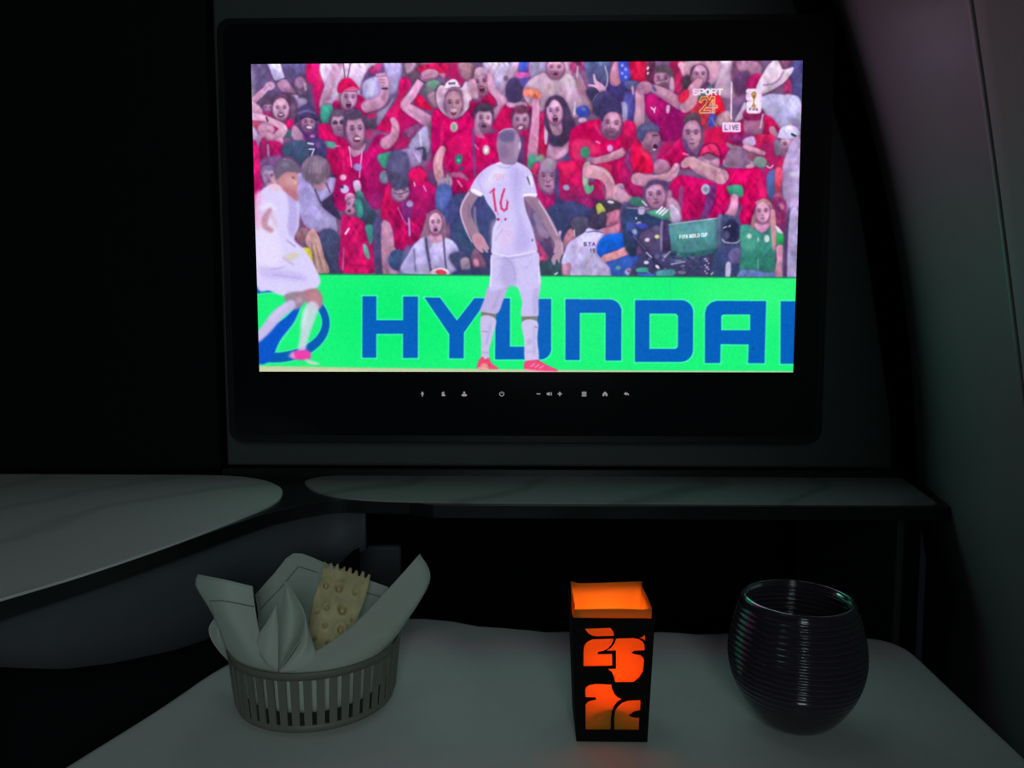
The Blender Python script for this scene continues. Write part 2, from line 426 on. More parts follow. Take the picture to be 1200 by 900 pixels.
    p('c0107c', '470,132 488,140 488,156 468,154', 1.5, .8); p('f4308c', '466,118 471,104 472,116 462,134 450,146', 1.5, .5)
    p('8c4880', '478,150 500,142 506,150 490,160 472,160', 1.2)
    p('e8186c', '490,78 522,74 522,92 512,86 500,84 493,86', .8); p('c888ac', '512,86 522,86 520,92', .8)
    p('e0145e', '487,112 492,111 505,126 503,130 492,127 484,122', .7)
    l('dc9cca', '492,96,9 482,112,10 473.5,123,10 484,131,13 503,143,14', .7); l('b07ca4', '478,128,2.5 492,139,4 502,148,3', 1, .6); l('f0c0e4', '489,98,2 478,113,3 472,121,2', .8, .6)
    e('d494bc', 503, 87, 10, 6, -5); l('ac7098', '496,90,1.2 506,86,1.2', .6); l('4c3450', '490,92,2 497,97,2', .6)
    e('70a090', 507, 100, 9, 6, -10, 1); e('706878', 500, 107, 8, 5, 0, 1.2); p('b890a4', '500,112 514,108 518,128 508,124', 1)
    p('b2a6d8', '478,172 490,154 500,148 506,160 500,180 484,182', .9); p('6c7c80', '502,146 510,142 509,160 503,166', 1); l('e0d4f0', '492,155,1.3 493,172,1.3', .5)
    l('3c3c58', '487,176,3 496,174,3 497,186,5', .7)
    # ---- woman curls, arms, bucket hat
    e('5c4868', 312, 124, 12, 9, 0, 1.2); face(314, 127, 5.5, 7, 0, 'b888b4', '5c4868', 0, 0); p('b42c7c', '306,132 322,132 324,140 308,140', 1)
    p('e2a6ce', '292,120 301,122 308,130 306,138 292,138', .9)
    e('5c4468', 334, 126, 14, 17, 15, 1.2); e('6c5474', 343, 132, 5, 12, 0, 1.4)
    p('d81478', '335,142 343,140 344,152 334,153', .8); p('448078', '331,152 343,153 343,160 331,160', .8)
    face(329, 128, 10.5, 14.5, 0, 'e2aad2', None, .1, 2); l('70486c', '320,117,2 332,112,3 342,120,3', .9)
    p('e44c7c', '295,138 308,138 308,152 300,152', 1); e('d898c2', 312, 152, 10, 9, 20, 1)
    l('e4acd0', '292,136,9 306,138,8 316,141,7 328,147,8 332,152,10 326,160,11', .7); l('b07ca4', '304,142,2 320,147,2.5', .9, .6); l('443048', '312,137.5,1.6 314,142.5,1.6', .4)
    p('ccb8ec', '292,148 300,152 305,165 304,172 293,172', 1)
    e('d096b8', 314, 163, 12, 8, 10, 1); l('9c6c90', '303,158,1.2 318,162,1.2', .8, .6); e('e0a4cc', 327, 168, 5, 7, 20, .8)
    p('a89cb8', '308,160 314,156 314,168', 1, .5)
    p('463c74', '344,150 375,146 382,165 388,184 362,188 348,168', .9)
    p('d49cc8', '343,148 349,150 358,164 350,168 342,160', .9)
    face(361, 144, 9, 11, 5, 'b47cac', None, .2, 2, '6c4478'); e('e8d0e6', 362.5, 149.5, 3.2, 1.5, 5, .5)
    p('4a3e6e', '349,132 352,125.5 360,122 367,124 370,133 375,138 377.5,146 371,140 361,136 352,140 345.5,146 346,139', .6); l('6e609c', '350,133,2.5 360,130,2.5 369,133,2', .6); l('2c2048', '352,139.5,2 361,137,2 372,141,2', .6, .8)
    p('7c2484', '354,160 366,154 376,160 374,172 362,170', 1.3, .6); e('c080d0', 366, 160, 3, 2, 0, .7)
    # sunglasses man
    p('3e9688', '377,125 388,123 391,134 386,144 379,146 375.5,138', .7)
    p('dc0e78', '374,146 392,148 398,160 412,168 416,190 392,206 380,176 374,162', .9)
    face(397, 145, 9.5, 14, -4, 'c490b8', '645470', -.1, 0, '94648c', 1)
    p('50988e', '380,166 392,167 392,174 381,172', .8); l('f490c4', '393,171,1.5 401,172,2', .5)
    # ---- bottom left block
    p('cc1880', '310,166 330,168 332,188 318,188 312,180', .9); p('9c2070', '305,166 312,162 313,184 305,186', 1); l('a48cb4', '314,170,2.5 315,184,2.5', .7)
    p('3e4e6e', '331,172 345,165 360,166 368,175 368,192 357,200 350,192 342,184 332,182', .9)
    p('464078', '362,166 378,164 383,182 372,186', 1); text('dccff4', '7', 362.5, 175, 5.5, 9, 1, 1.6); l('e4d8f4', '361,168,2 367,169,2', .5); e('8c50a0', 373, 170, 2.5, 4, 0, .7)
    p('ec1890', '296,168 302,170 306,196 307,222 302,240 297,228', .9); p('c80c80', '300,200 306,212 306,224 300,226', 1.2, .7)
    p('7c5088', '306,188 325,182 335,186 345,190 342,202 325,205 308,200', 1.2); l('dcb4e4', '333,187,2 342,190,2.5 348,200,2', .8)
    face(315, 207, 8, 11, 0, 'b488bc', '7c6c98', .2, 0); e('9888b8', 312, 204, 5, 5, 0, 1.2, .6)
    p('b0a2de', '346,206 358,204 368,220 380,214 386,208 398,211 408,222 405,230 396,228 393,245 394,276 372,272 357,264 348,236', .8)
    p('9c8ccc', '348,208 360,212 366,232 356,240', 1.2, .7)
    e('c490b0', 375, 213, 9, 10, 10, .8); e('806a82', 370, 199, 17, 17, 0, .9); e('94809a', 374, 195, 8, 9, 20, 1.2, .7); e('6c5878', 362, 205, 6, 8, 0, 1.2, .6); e('685470', 382, 199, 5, 8, 0, 1.4, .6)
    for q in range(6): l('a492a8', f'{360+q*4},{188+q%2*3},1 {358+q*4.5},{202+q%3},1', .6, .5)
    l('4c4458', '369,222,1.6 376,238,1.6', .5); l('4c4458', '382,214,1.4 387,226,1.4', .5)
    p('40385e', '377,238 388,228 400,214 405,218 396,228 396,246 400,258 384,248', .7)
    e('dca0c8', 403, 210, 6, 6.5); p('cdbff0', '398,220 406,218 409,226 404,232 398,228', .7)
    # ---- smiling man centre left, magenta
    p('c40e7e', '412,176 428,178 440,160 450,158 458,170 462,178 456,196 456,225 450,242 420,246 392,240 396,200 402,182', .9)
    p('dc0c7c', '398,172 409,176 411,200 404,212 394,206', 1); p('a81478', '430,200 446,190 448,232 432,240', 2, .6); p('a0207c', '420,232 450,226 450,244 420,244', 1.2, .8)
    l('f048a4', '402,176,1.2 403,200,1.2', .7, .7)
    p('cc90b8', '408,172 420,176 428,168 425,178 414,184', .7)
    face(416, 153, 11.5, 21, -5, 'c88cb6', '58486a', .35, 2, None); e('ead2e4', 419.5, 162.5, 3.6, 1.3, 8, .45); l('9c5c88', '412,170,2 420,174,2 426,168,2', .8, .7)
    l('e4b4e4', '409,172,1.2 412,196,1.2', .4); l('e4b4e4', '424,178,1.2 421,208,1.2', .4); e('a896dc', 419, 196, 5, 4.2, 20)
    p('e6c8ee', '414,213 421,212 423,222 418,226 415,222', .6); l('f4e4f8', '422,224,1.2 425,232,1.2', .4); e('e0a8cc', 402, 208, 4, 3.5); e('c8b4ec', 404, 222, 5, 5); e('34304c', 401, 219, 2, 2)
    e('d094b8', 411, 234, 7, 8, -20); l('3c8078', '421,228,9 424,240,12', .8)
    p('d43088', '428,154 438,152 437,160 430,164', 1, .7)
    l('d08cb4', '452,168,15 461,160,11 463,148,9 460,141,7', .8); l('b0709c', '459,164,3 465,154,3', 1.2, .6)
    # dark hair bent head and his magenta shirt
    p('a490c8', '466,180 478,174 492,178 492,192 480,200 466,196', .9); l('ccc0ec', '484,178,1.5 492,190,1.5', .6)
    p('3e9a82', '442,183 452,179 459,178 456,190 452,198 446,194', .8); p('748ca0', '445,204 452,200 455,214 446,214', 1)
    p('f4107c', '448,236 452,222 458,214 462,240 452,262 446,262', .8)
    p('cc0c78', '460,240 476,204 492,196 503,214 513,224 514,244 502,272 482,286 476,293 462,290 456,262', .9); p('f6147e', '474,205 490,196 500,204 496,213 482,213', .8); p('a4187a', '480,218 500,220 510,240 488,256', 2.2, .6)
    face(469, 224, 11, 13, 0, 'cc9cc2', None, 0, 0); l('54406c', '462,226,2 468,228,1.5 478,224,2', .6, .8)
    p('545078', '453,192 458,179 466,176 476,180 480,192 478,205 479,217 470,222 460,220 455,206', .7); p('686090', '458,190 470,184 476,196 462,202', 2, .6)
    l('f0c4e4', '485,214,1.5 486,218,1.5', .4); l('e088c0', '496,218,1.5 499,224,1.5', .4)
    p('8a2c8a', '470,238 482,238 482,256 474,258', 1.2); l('dc9ce0', '466,243,1 474,260,1 478,263,1', .5, .8); l('b094e0', '479,256,2 480,276,2.5', .6); e('ac98cc', 480, 239, 4, 4)
    # ---- cowboy hat man
    p('d4047c', '506,136 520,130 532,142 545,130 556,134 558,158 554,180 530,188 508,190', .8); l('f03090', '519,142,2 516,176,3', 1.2, .7); p('b4087c', '508,150 514,150 512,184 507,184', 1.2, .6)
    p('6c2c58', '510,106 514,99 520,99 526,104 540,101 545,93.5 551,98 554,112 551,126 545,133 538,139 523,138 513,128 509,116', 1.2, .6); p('e8c2e2', '511.5,106 515,100.5 520,101 526,106 540,103 545,95.5 550,99 552.5,112 550,124 545,131 538,137 523,136 514,127 510.5,116', .6)
    p('c898c4', '513,108 517,103 521,106 519,124 521,131 515,126', 1, .6); p('f0ccec', '543,100 548,98 551,110 548,122', 1, .6)
    p('6c4c64', '520,114 524,106 538,104 542,113 540,114 537,108 526,108 522,116', .8, .8)
    face(531, 122, 11, 16.5, 0, 'be84a0', None, 0, 3, 'a87894'); e('dcb0c0', 531, 129.5, 4, 2.6, 0, .6)
    p('f2dcf6', '520,103 523,96.5 529,93 534,94 537,99 538,102.5 530,102 524,104', .5); text('403858', 'WWW', 525, 97, 2, 2, .8, .7, -.2)
    p('b08cac', '521,104 530,103 538,103 538,105 530,105 522,106', .5, .7)
    e('c8bcc0', 531.5, 149, 4.6, 6); e('98a494', 531.5, 149, 2.4, 3.6, 0, .6)
    # behind: man hands up and white shirt
    p('d6c2f2', '566,72 594,72 596,96 588,106 580,104 572,96', 1); l('b4a0d8', '584,76,2 576,92,2', .8, .6)
    e('6c5460', 556, 92, 6, 14, 0, 1.2); p('a87890', '536,74 552,74 550,94 540,90', 1.5)
    p('c41064', '550,118 560,122 572,104 579,114 580,124 566,126 560,140 552,134', .9)
    face(563, 97, 10, 15, -8, 'c08cac', None, 0, 3, '94647c'); p('caa0c0', '555,86 558,80 566,79 572,84 572,92 566,86 558,90', .8); p('cc98b8', '548,96 556,94 560,114 552,114', .9)
    l('d69ac6', '573,88,6 576,104,9 585,114,11 589,126,13 580,134,13', .7); l('f0c0e8', '584,110,2 591,122,2.5', .8, .6); l('d8a4d0', '604,74,9 598,86,7 596,96,6', .8); e('7c6484', 592, 92, 3, 3.5, 0, .7); p('b898c0', '583,100 592,98 592,112 586,108', .9)
    # cap man seen from behind, bottle
    p('d0b8e0', '596,74 604,74 606,92 598,100', 1, .5); p('4a5cd4', '608,72 619,72 618,84 609,84', .6); p('b0309c', '619,72 622,72 622,90 616,88', 1); p('e85cc4', '604,85 620,86 618,91 606,92', .7)
    p('d00c70', '576,150 580,140 592,122 612,122 622,120 632,140 630,170 606,160 590,158', .9); p('e0a8cc', '594,120 614,120 616,126 596,126', .7)
    e('4c3e6c', 602, 106, 10.5, 15, 0, .7); p('5c54b4', '608,94 618,91 618,98 612,102', .8); e('40305c', 600, 112, 7, 8, 0, 1.4, .6)
    # ---- beige shirt man
    p('9484ac', '620,72 640,72 640,92 622,94', 1); p('d2acca', '654,72 668,72 668,88 655,88', 1); p('a83c7c', '668,72 684,72 684,82 668,84', 1.2)
    p('c8a4be', '612,110 618,96 634,86 645,88 660,85 672,92 680,108 682,124 675,138 640,132 622,126', .9)
    p('e2cae2', '618,98 628,92 632,104 620,106', 1.5, .7); p('e6d4ee', '656,88 668,90 674,100 664,106', 1.5, .7); p('b48cac', '668,110 678,112 676,132 668,128', 1.5, .6)
    for q in range(7): l('ab88a8', f'{630+q*6},{94+q%3*3},1.4 {632+q*6},{104+q%2*7},1.4', .8, .5)
    face(650, 80, 11, 13, 0, 'd08eb4', None, 0, 1, '8c5878')
    l('b47c98', '677,90,7 681,104,10 688,118,10 691,128,8', .7); l('9c6488', '679,104,2 686,118,3', .9, .6); l('c8b4dc', '676,78,2 675,90,2', .6)
    p('ccaacc', '676,118 684,112 690,126 684,130', 1, .5)
    # ---- navy, fingers, can
    p('5c6698', '684,72 712,72 712,92 704,104 692,98', 1); p('54588c', '688,84 700,80 702,96 692,98', 1.2)
    p('3e3862', '686,106 700,104 706,112 700,122 692,120', 1); p('40387c', '708,98 740,92 740,130 720,128 710,110', 1); p('504898', '730,110 742,110 742,142 732,140', 1)
    l('c8c2e2', '708,78,1.4 711,92,1.4 708,104,1.6 698,112,1.2 694,120,1', .5)
    l('e2acd2', '695,88,2.4 697,96,4 703,103,9 708,110,6', .6); l('e2acd2', '689,100,1.8 696,101,3 701,103,4', .5); l('e2acd2', '699,97,3 706,104,5', .5)
    l('d088a8', '723,72,8 720,84,11 720,95,13', .7); p('4658dc', '724,72 736,72 736,92 729,96 725,90', .7); 
    for q in range(4): e('a8b0fc', 728 + q % 2 * 4, 77 + q * 4.5, 1.6, 1.8, 0, .5, .9)
    p('e01458', '737,72 756,72 756,96 742,96 738,86', .9)
    # ---- long hair woman
    p('d41468', '632,138 640,134 641,182 630,182', .9); p('dcc4e8', '637.5,146 641,144 641,166 637.5,168', .6)
    p('48365a', '637,146 638,128 642,116 651,112 660,116 665,126 669,138 673,146 668,160 662,170 656,174 648,170 644,158', .8); p('5c4c70', '664,130 670,142 668,156 662,150', 1.4, .6)
    p('c68eb6', '640,178 644,166 654,168 664,158 669,156 669,170 662,182 650,188 641,186', .8); l('dca8cc', '668,158,3 664,174,5 652,184,4', .9, .7); p('4c4070', '644,158 654,158 658,166 650,172 643,168', 1)
    p('c88cb4', '643,142 655,140 658,156 648,158', .8); l('48365a', '660,124,7 666,140,8 664,158,10 656,168,9', .8); l('48365a', '640,128,4 640,142,4', .7); face(649, 131, 10, 16, -8, 'e0a2cc', None, -.1, 3); l('48365a', '640,124,3 646,116,3 655,116,3 660,124,3', .8)
    p('3c50bc', '675,127 682,124 688,126 690,134 682,138 675,134', .7); e('6878d8', 683, 128, 3, 2, 20, .7); l('d8c8e8', '673,120,2 672,134,2.5', .6); e('e0b0d4', 682, 141, 5, 3)
    # ---- man 2 (right of the woman)
    e('443c6c', 706, 122, 12, 16, 20, 1); p('b0a4d4', '722,120 732,122 734,136 733,144 728,142 728,132', .8)
    p('e00472', '667,158 672,150 684,144 703,141 708,156 714,162 726,158 730,142 748,142 752,170 744,190 722,222 700,215 690,200 668,186', .9)
    p('c4006a', '672,152 700,152 704,163 674,163', 1.4, .7); p('f43c84', '670,166 690,164 704,178 692,182 684,190 672,186', 1.6, .7); l('f85c98', '696,146,3 704,158,3', 1, .6)
    face(716, 146, 12.5, 17, 6, 'd090b8', None, .05, 0, '6c4468'); p('40386a', '703,140 703,126 708,116 717,113 726,119 728.5,134 724,132 714,131 707,135 706,142', .7)
    l('5c3458', '708,152,2 714,161,2 722,158,2 727,148,2', .8, .7); l('fca0d0', '698,166,2 702,168,2', .5)
    e('dc9cdc', 714, 174, 3.6, 4.2); e('3e9478', 685, 179, 5.5, 7, 0, .9); e('a484a8', 692, 188, 6, 4, 0, .9)
    l('da98b6', '742,170,12 732,177,10 716,184,9 697,189,8', .7); l('f4bcd8', '734,172,2 716,180,2.5', .9, .6); l('ac6890', '730,183,2 704,191,2', .9, .6)
    p('e82c6c', '700,192 716,194 722,206 714,206', 1, .8); p('cc0c70', '716,200 726,188 742,182 746,232 722,226', 1); l('7c4084', '737,172,2.4 734.5,186,2.6 740,198,2.6', .6)
    # ---- middle man, puma shirt
    p('d8047c', '516,178 522,168 545,152 556,158 580,156 592,160 594,200 572,206 560,216 556,236 528,233 528,206 522,196', .8)
    p('b0107a', '556,200 576,190 566,214 556,230', 2, .6); p('f0148a', '524,168 545,156 548,180 530,186', 2, .5); l('7c4484', '553.5,150,3 555,180,3.6 556,206,3', .7)
    face(566, 140, 10.5, 15.5, 3, 'd09cc2', '4c3e58', .3, 1, '7c507c'); p('4c3e58', '557,133 558,126 563,121.5 570,122 575.5,127 576,134 572,128 564,127 560,130', .7); p('c690b8', '556,138 560,150 568,162 556,158', .8, .7)
    e('c8bcc0', 569, 176, 4.2, 6); e('fbf0f4', 569, 176, 2, 3, 0, .5); e('2c8272', 537, 187, 4.6, 6.4, 8); e('7cb8a8', 537, 188, 2, 2, 0, .5); l('fc7cc0', '556,170,1.6 560,175,1.6', .5); e('5c4070', 540, 198, 4, 3, 0, 1)
    l('d294aa', '518,175,8 513,188,11 514,204,11 519,217,10', .7); l('ecbcd4', '514,176,2 511,190,3', .9, .6); l('b03070', '521,184,3 520,196,3', .8, .7)
    l('ac5c8e', '525,206,5 538,205,6 547,210,4', .7); l('ec88b8', '536,212,2 541,219,2', .5); p('b8a0c4', '514,212 528,208 528,220 514,222', .9); l('8c8490', '524,206,3 526,214,3', .7)
    p('4e60a8', '511,221 528,219 531,252 524,262 512,258', .8); p('3e4478', '528,232 560,228 582,240 580,322 536,322 528,280', .9); p('365070', '536,262 556,258 566,300 540,304', 2.5, .7); l('6878b8', '516,226,3 517,246,3', 1, .6)
    # man behind shaved head
    face(610, 142, 10.5, 15, 0, 'bc8cb6', '7c3c60', 0, 2, '805078'); e('ead2e6', 609, 150.6, 2.8, 1.1, 0, .45)
    p('c81470', '606,160 622,156 626,200 610,206', .9); p('5c3c78', '606,166 613,160 613,192 606,194', 1)
    l('e092c2', '627,114,7 627,136,9 625,160,11 623,184,12', .7); l('f4bce0', '624,120,2 624,150,2.5', .9, .5); p('f27a68', '612,110 616,104 626,104 633,110 631,116 620,114', .7); e('fc9c7c', 621, 108, 5, 2.5, 15, .8)
    e('44987c', 623, 190, 6, 9, 10, .8); e('8ca08c', 633, 186, 5, 5, 0, 1.2)
    # bald man bent
    p('b8147a', '625,196 632,192 638,222 644,228 652,212 656,246 634,246 626,216', .8); p('dc3070', '623,196 630,192 632,206 626,206', .9)
    face(641.5, 208, 12, 20, 0, 'c88cba', None, 0, 0, None); e('a486aa', 642, 194, 10, 9, 0, 1); l('84587c', '634,210,1.6 641,213,1.6 649,209,1.6', .7, .7)
    # red jersey lower centre
    p('d40c72', '652,193 664,189 682,191 684,214 700,214 708,234 700,250 656,250 653,216', .8); p('9c2078', '656,222 700,222 706,244 690,252 656,252', 3, .65); p('fc2c74', '656,194 668,191 674,196 662,206', 1.4, .6)
    l('4a3c78', '652,200,4 652,222,5 654,246,5', .7); e('aca0d0', 663, 220, 4, 3.4, 20)
    p('6ab890', '682.5,212 688,214 690,218 695,217 694,224 688,228 684,222', .6); p('acb4a6', '683,193 691,192 688,216 682.5,215', .7)
    l('d292aa', '690,201,16 704,204,15 713,214,12 715,228,11 713,242,12', .7); l('ecbccc', '694,195,3 710,203,3 718,214,2', .9, .6); l('a86888', '704,212,3 708,230,3', 1, .5)
    p('363c68', '648,236 720,238 722,262 700,270 650,268', 1); p(RD2, '624,222 650,238 646,262 634,256', 1); p('a01c74', '660,234 696,234 690,248 668,250', 1.2)
    p('d29cbc', '718,220 732,216 742,230 740,246 722,244', .9); l('8c70a0', '726,218,2 729,222,2', .5)
    # ---- upper right: bearded man filming
    p('c4246c', '784,72 800,72 798,112 788,110', 1); p('6c3056', '757,72 766,72 764,98 757,96', .9); e('f0dcf0', 758, 80, 1.3, 2.2, 20, .4); e('f0dcf0', 758, 86, 1.2, 1.8, 20, .4); p('f0245c', '745,74 753,74 753,92 747,92', 1.5, .6)
    p('504aa0', '731,112 744,112 743,142 732,142', 1); p('a4a0cc', '729,120 734,124 734,142 729,142', .8)
    p('b0107e', '754,116 762,110 776,114 796,124 800,138 804,162 770,164 764,146 756,132', .8); p('941074', '776,124 796,126 800,158 784,160', 2, .6); p('d01c88', '756,118 766,114 770,134 760,134', 1.6, .5)
    face(776, 93, 11, 15.5, -6, 'c48eb4', None, -.3, 0, '6c4464', 0); p('5c4a5a', '765,86 769,79 778,77 787,83 788.5,97 784,98 782,88 774,85', .7); l('64486c', '768,95,1.2 780,93,1.2', .4); p('d49cc0', '784,92 788,92 789,106 784,108', .8)
    l('c488a6', '762,103,8 776,109,12 796,122,14', .7); l('a06488', '766,110,2.5 786,120,4', 1, .6); l('605c98', '762,100,3.4 767,106,3.4', .5)
    l('d296b8', '748,106,10 749,126,11 748,146,13 752,158,14', .7); l('b07898', '751,112,3 752,140,4', 1, .5)
    p('5e6298', '731,96 744,95 750,100 742,106 734,104', .8); e('be80a8', 754, 103, 9.5, 7.5, -10, .8); l('9c6090', '748,105,1.2 758,101,1.2', .7); l('d498c4', '740,102,2.5 741,110,2.5', .5)
    l('f4d4f4', '762,126,1.6 765.5,129,1.6 767,126,1.4', .3); l('f4d4f4', '765.5,129,1.8 766,132,1.6', .3); p('e0b0dc', '780,124 784,124 783,132 780,132', .6)
    # hat man far right top
    p('c6a2c2', '832,72 864,72 862,112 840,112 836,90', 1.2); p('d0b0d0', '842,76 856,78 856,94 846,94', 2, .6)
    p('d69abc', '796,73 838,72 841,82 838,94 832,100 828,96 806,96 800,91 796.5,83', .7); p('e4b0cc', '798,74 836,73 830,78 804,78', 1, .5)
    p('443448', '799,92 806,88 810,100 806,106 799,104', .8); p('4c3a50', '807,94 809,80 816,76 824,77 829,84 828,96 825,84 812,82', .6)
    face(819, 88, 9.5, 13, 0, 'd092b8', None, 0, 0)
    p('5c806e', '811,114 824,106 832,100 834,110 828,119 814,121', .8); p('fa1a4a', '828,112 840,111 846,120 848.5,131 839,136 831,133 826,120', .7); p('e03452', '808,121 830,120 832,150 820,146 811,140', .9)
    l('dc94b6', '818,96,9 811,106,13 809,118,14 802,126,13', .7); l('f0bcd4', '806,106,2.5 804,120,3', .9, .5); p('f22459', '795,111 805,105 806,114 798,121 794,118', .7)
    e('4a54b6', 833, 144, 5, 11, 5, .7); l('8c88c8', '833,138,1.2 838,150,1.2', .5); l('c4a070', '838,142,1.4 839,152,1.4', .5); p('b88ca0', '840,136 852,130 858,142 848,148 840,146', 1)
    # forehead man
    p('dc087a', '771,194 778,180 798,160 806,168 816,186 828,158 838,150 850,156 850,186 836,196 790,198', .8); p('f01a66', '824,152 846,150 848,168 828,172', 1.4, .8); l('f43c98', '780,182,2.5 796,164,2.5', 1, .6)
    face(810, 158, 11.5, 20, 0, 'd092b8', None, 0, 0); p('5c4656', '800,146 801,138 806,133.5 815,132.5 820,138 820,146 816,141 806,142', .7); l('7c4c78', '802,154,2 818,154,2', .7, .6)
    l('644080', '801,164,3 806,178,4 817,190,4', .7); l('a8a0b8', '812,184,1.6 818,190,1.6', .5); l('fc80b8', '800,180,2.5 806,182,2', .5)
    p('ba7ea8', '764,196 770,187 782,190 784,203 768,204', .8)
    # profile man left
    p('dc1470', '730,144 742,144 746,160 744,172 730,176', .9)
    p('b8187a', '730,190 738,172 746,180 750,206 752,232 736,228 730,216', .9)
    p('f20c60', '738,173 746,167 757,173 763,187 764,203 750,204 742,200 740,186', .7); p('fc5070', '748,172 756,174 760,186 754,184', 1.2, .5); l('744080', '737,174,2.6 733.5,188,3 738,200,3', .6)
    e('b67ea2', 761, 163, 11, 14, 0, .8); p('b67ea2', '768,158 773.5,163 770,168 768,174 760,178', .7); l('4c2c4c', '764,159,1.4 770,159,1.4', .4); e('481838', 767, 172, 2.6, 3, 0, .5); e('e8c8e4', 766, 175.5, 2, 1.2, 0, .4); e('c88cb0', 752, 162, 2.6, 4)
    p('50507c', '746,162 746,151 752,145.5 763,144 771,149 771.5,155 762,154 756,158 752,166', .7); p('6c6894', '750,150 760,147 768,150 758,153', 1.2, .6); p('74486c', '754,168 764,172 762,178 754,176', 1, .6)
    l('da9abc', '746,210,15 756,212,12 772,210,10 786,206,11 792,195,8', .7); l('f2c4d8', '748,204,2.5 770,207,2.5', .9, .5); l('ac6c94', '750,218,2.5 774,215,2', 1, .6)
    # red cap boy
    p('cc90b8', '818,186 822,180 832,178 841,182 842.5,192 838,199 826,198 820,194', .7); e('846488', 831, 184.5, 8, 3.2, 4, .7); l('f0c0dc', '828,190,3 829,194,3', .6); l('6c2c50', '825,196.4,1.6 833,196.6,1.6', .5)
    p('5c1040', '818,184 821,173 829,168 838,168.5 843,176 844,186 836,183 829,181', 1, .7); p('f2307c', '820,182.5 822,174.5 829,169.5 837,170 841.5,177 842.5,184 836,181 829,178.5', .6); l('901050', '822,182,1.2 830,179,1.2 841,184,1.2', .5); e('c88cb0', 818, 188, 3, 4)
    # magenta chest, badge, strap
    p('d8087e', '783,220 796,206 820,210 846,216 852,240 848,262 800,262 797,238 787,231', .8); p('b01070', '786,222 798,216 800,230 790,232', 1.3, .6); p('9c4084', '795,222 800,220 799,246 795,246', .8)
    p('7a3686', '828,219 850,216 852,222 840,226 834,242 826,262 819,262 826,236', .7); e('c4c4e0', 826, 222, 5, 6.2); e('8ca0b4', 826, 222, 2.4, 3.2, 0, .5)
    # back of head man, magenta back
    p('e2087a', '840,206 848,199 858,197 882,196 892,201 898,216 901,236 898,264 866,262 868,240 840,238', .8); p('fc2c8c', '886,204 896,216 899,240 892,244 888,220', 1.6, .6); l('b00468', '878,204,1.4 888,212,1.4', .8, .7)
    p('d0a0c4', '850,186 850,196 882,196 880,188', .9); p('8e6c94', '849,193 851,180 857,173.5 866,173 874,178 878,193 866,196', .8); p('b088a4', '850,168 860,162 870,164 870,174 856,174', 1); e('a47ca0', 862, 184, 7, 8, 0, 1.5, .6); e('dca4c0', 878, 195, 5, 2.4, -10)
    l('d29aae', '801,193,9 809,190,13 824,199,15 845,207,17', .7); p('d29aae', '840,199 846,202 849,215 838,214', .8); l('f0c4d0', '808,185,2 826,192,3 842,200,2.5', .9, .5); l('a86c8c', '812,198,2.5 836,213,3', 1, .6); l('8c5c84', '790,203,1.2 797,193,1.4', .6, .8)
    p('3e9e7a', '851,219 868,217.5 870,229 864,232 856,230', .7); l('d896bc', '860,232,9 859,244,10 854,254,12', .7)
    # right column
    p('74486e', '858,72 884,72 880,100 866,112 858,104', 1.2); p('ba80a6', '862,72 884,72 892,80 888,92 876,90 866,84', 1); p('643e6e', '862,88 876,84 876,102 866,108 861,102', 1.2)
    p('c41c78', '873,102 878,90 886,86 891,90 885,104', .8); p('985880', '912,72 928,72 928,82 916,82', 1)
    p('4c4a82', '922,80 942,72 942,124 924,116', 1); p('ac3472', '917,96 925,92 926,112 918,112', .9)
    p('bab2e0', '872,140 886,114 900,110 916,111 926,111 938,121 940,176 928,164 910,150 896,140', .8); p('a298c8', '898,124 912,120 918,140 906,142', 2, .6); l('d8d4f4', '913,112,2 917,122,2.5', .7); p('7c7898', '922,138 936,140 936,148 926,146', 1.2, .7)
    p('eed4ee', '885,104 887,97 892,88 898,78 905,71 911,72 915,80 918,81.5 928.5,79 926,85 918,95 906,104 893,111 888,110', .6); p('dcc2da', '890,110 906,102 918,92 928,80 925,88 912,101', .7); l('94709c', '893,100,1.5 904,98.5,2 912,93,2 917,84,1.5', .6, .85); p('f8e4f8', '896,88 904,76 910,80 904,90', 1.6, .6)
    l('70506c', '892,112,2.5 904,107,2 914,100,1.6', .6, .7)
    p('cc1468', '844,158 862,144 872,138 876,158 892,160 894,136 904,139 912,150 914,160 898,168 860,170', .9); p('dcbee2', '860,142 866,130 872,120 874,134 868,140', .7)
    e('b06c94', 882, 147, 12, 16, 0, .9); p('9c2468', '871,140 873,128 892,128 893,140', .8); l('e0b8d8', '893,134,1.6 890,150,1.6', .6); e('8c5484', 878, 154, 6, 5, 0, 1.2, .7); l('cc8cac', '904,152,8 908,160,7', .7); p('90287c', '852,160 880,158 886,168 870,172', 1.2)
    p('da206a', '882,160 904,158 910,168 916,180 929,178 929,194 922,200 902,192 890,184 884,172', .8); p('b4207c', '890,172 906,168 916,186 902,192', 1.6, .7)
    p('d0b0e4', '870,164 882,160 884,170 872,172', .8); l('dc9cb8', '872,172,5 882,176,7 894,180,5', .7); p('8c4c70', '876,178 886,180 884,190 876,186', .9)
    face(922, 171, 12, 13, 10, 'd09cc2', None, .4, 0, '94648c'); p('7c708c', '906,166 912,164 914,180 908,182', 1); p('dcd2fe', '911,158 914,151 922,147 932,149 936,155 936,165 928,163 912,162', .6); l('2c2430', '927,157.5,2.4 932,160,2.6', .4)
    e('7e9892', 890, 190, 8, 6.5, 15, .8); l('e8b8e0', '898,195,1.6 902,197,1.6 905,194,1.6', .4)
    p('b89ed2', '916,196 938,166 940,330 921,330 920,260', .9); p('9c80b0', '916,200 928,204 926,236 918,230', 1.6, .7); e('d8d0f0', 930, 204, 6, 4, 0, 1.2, .7)
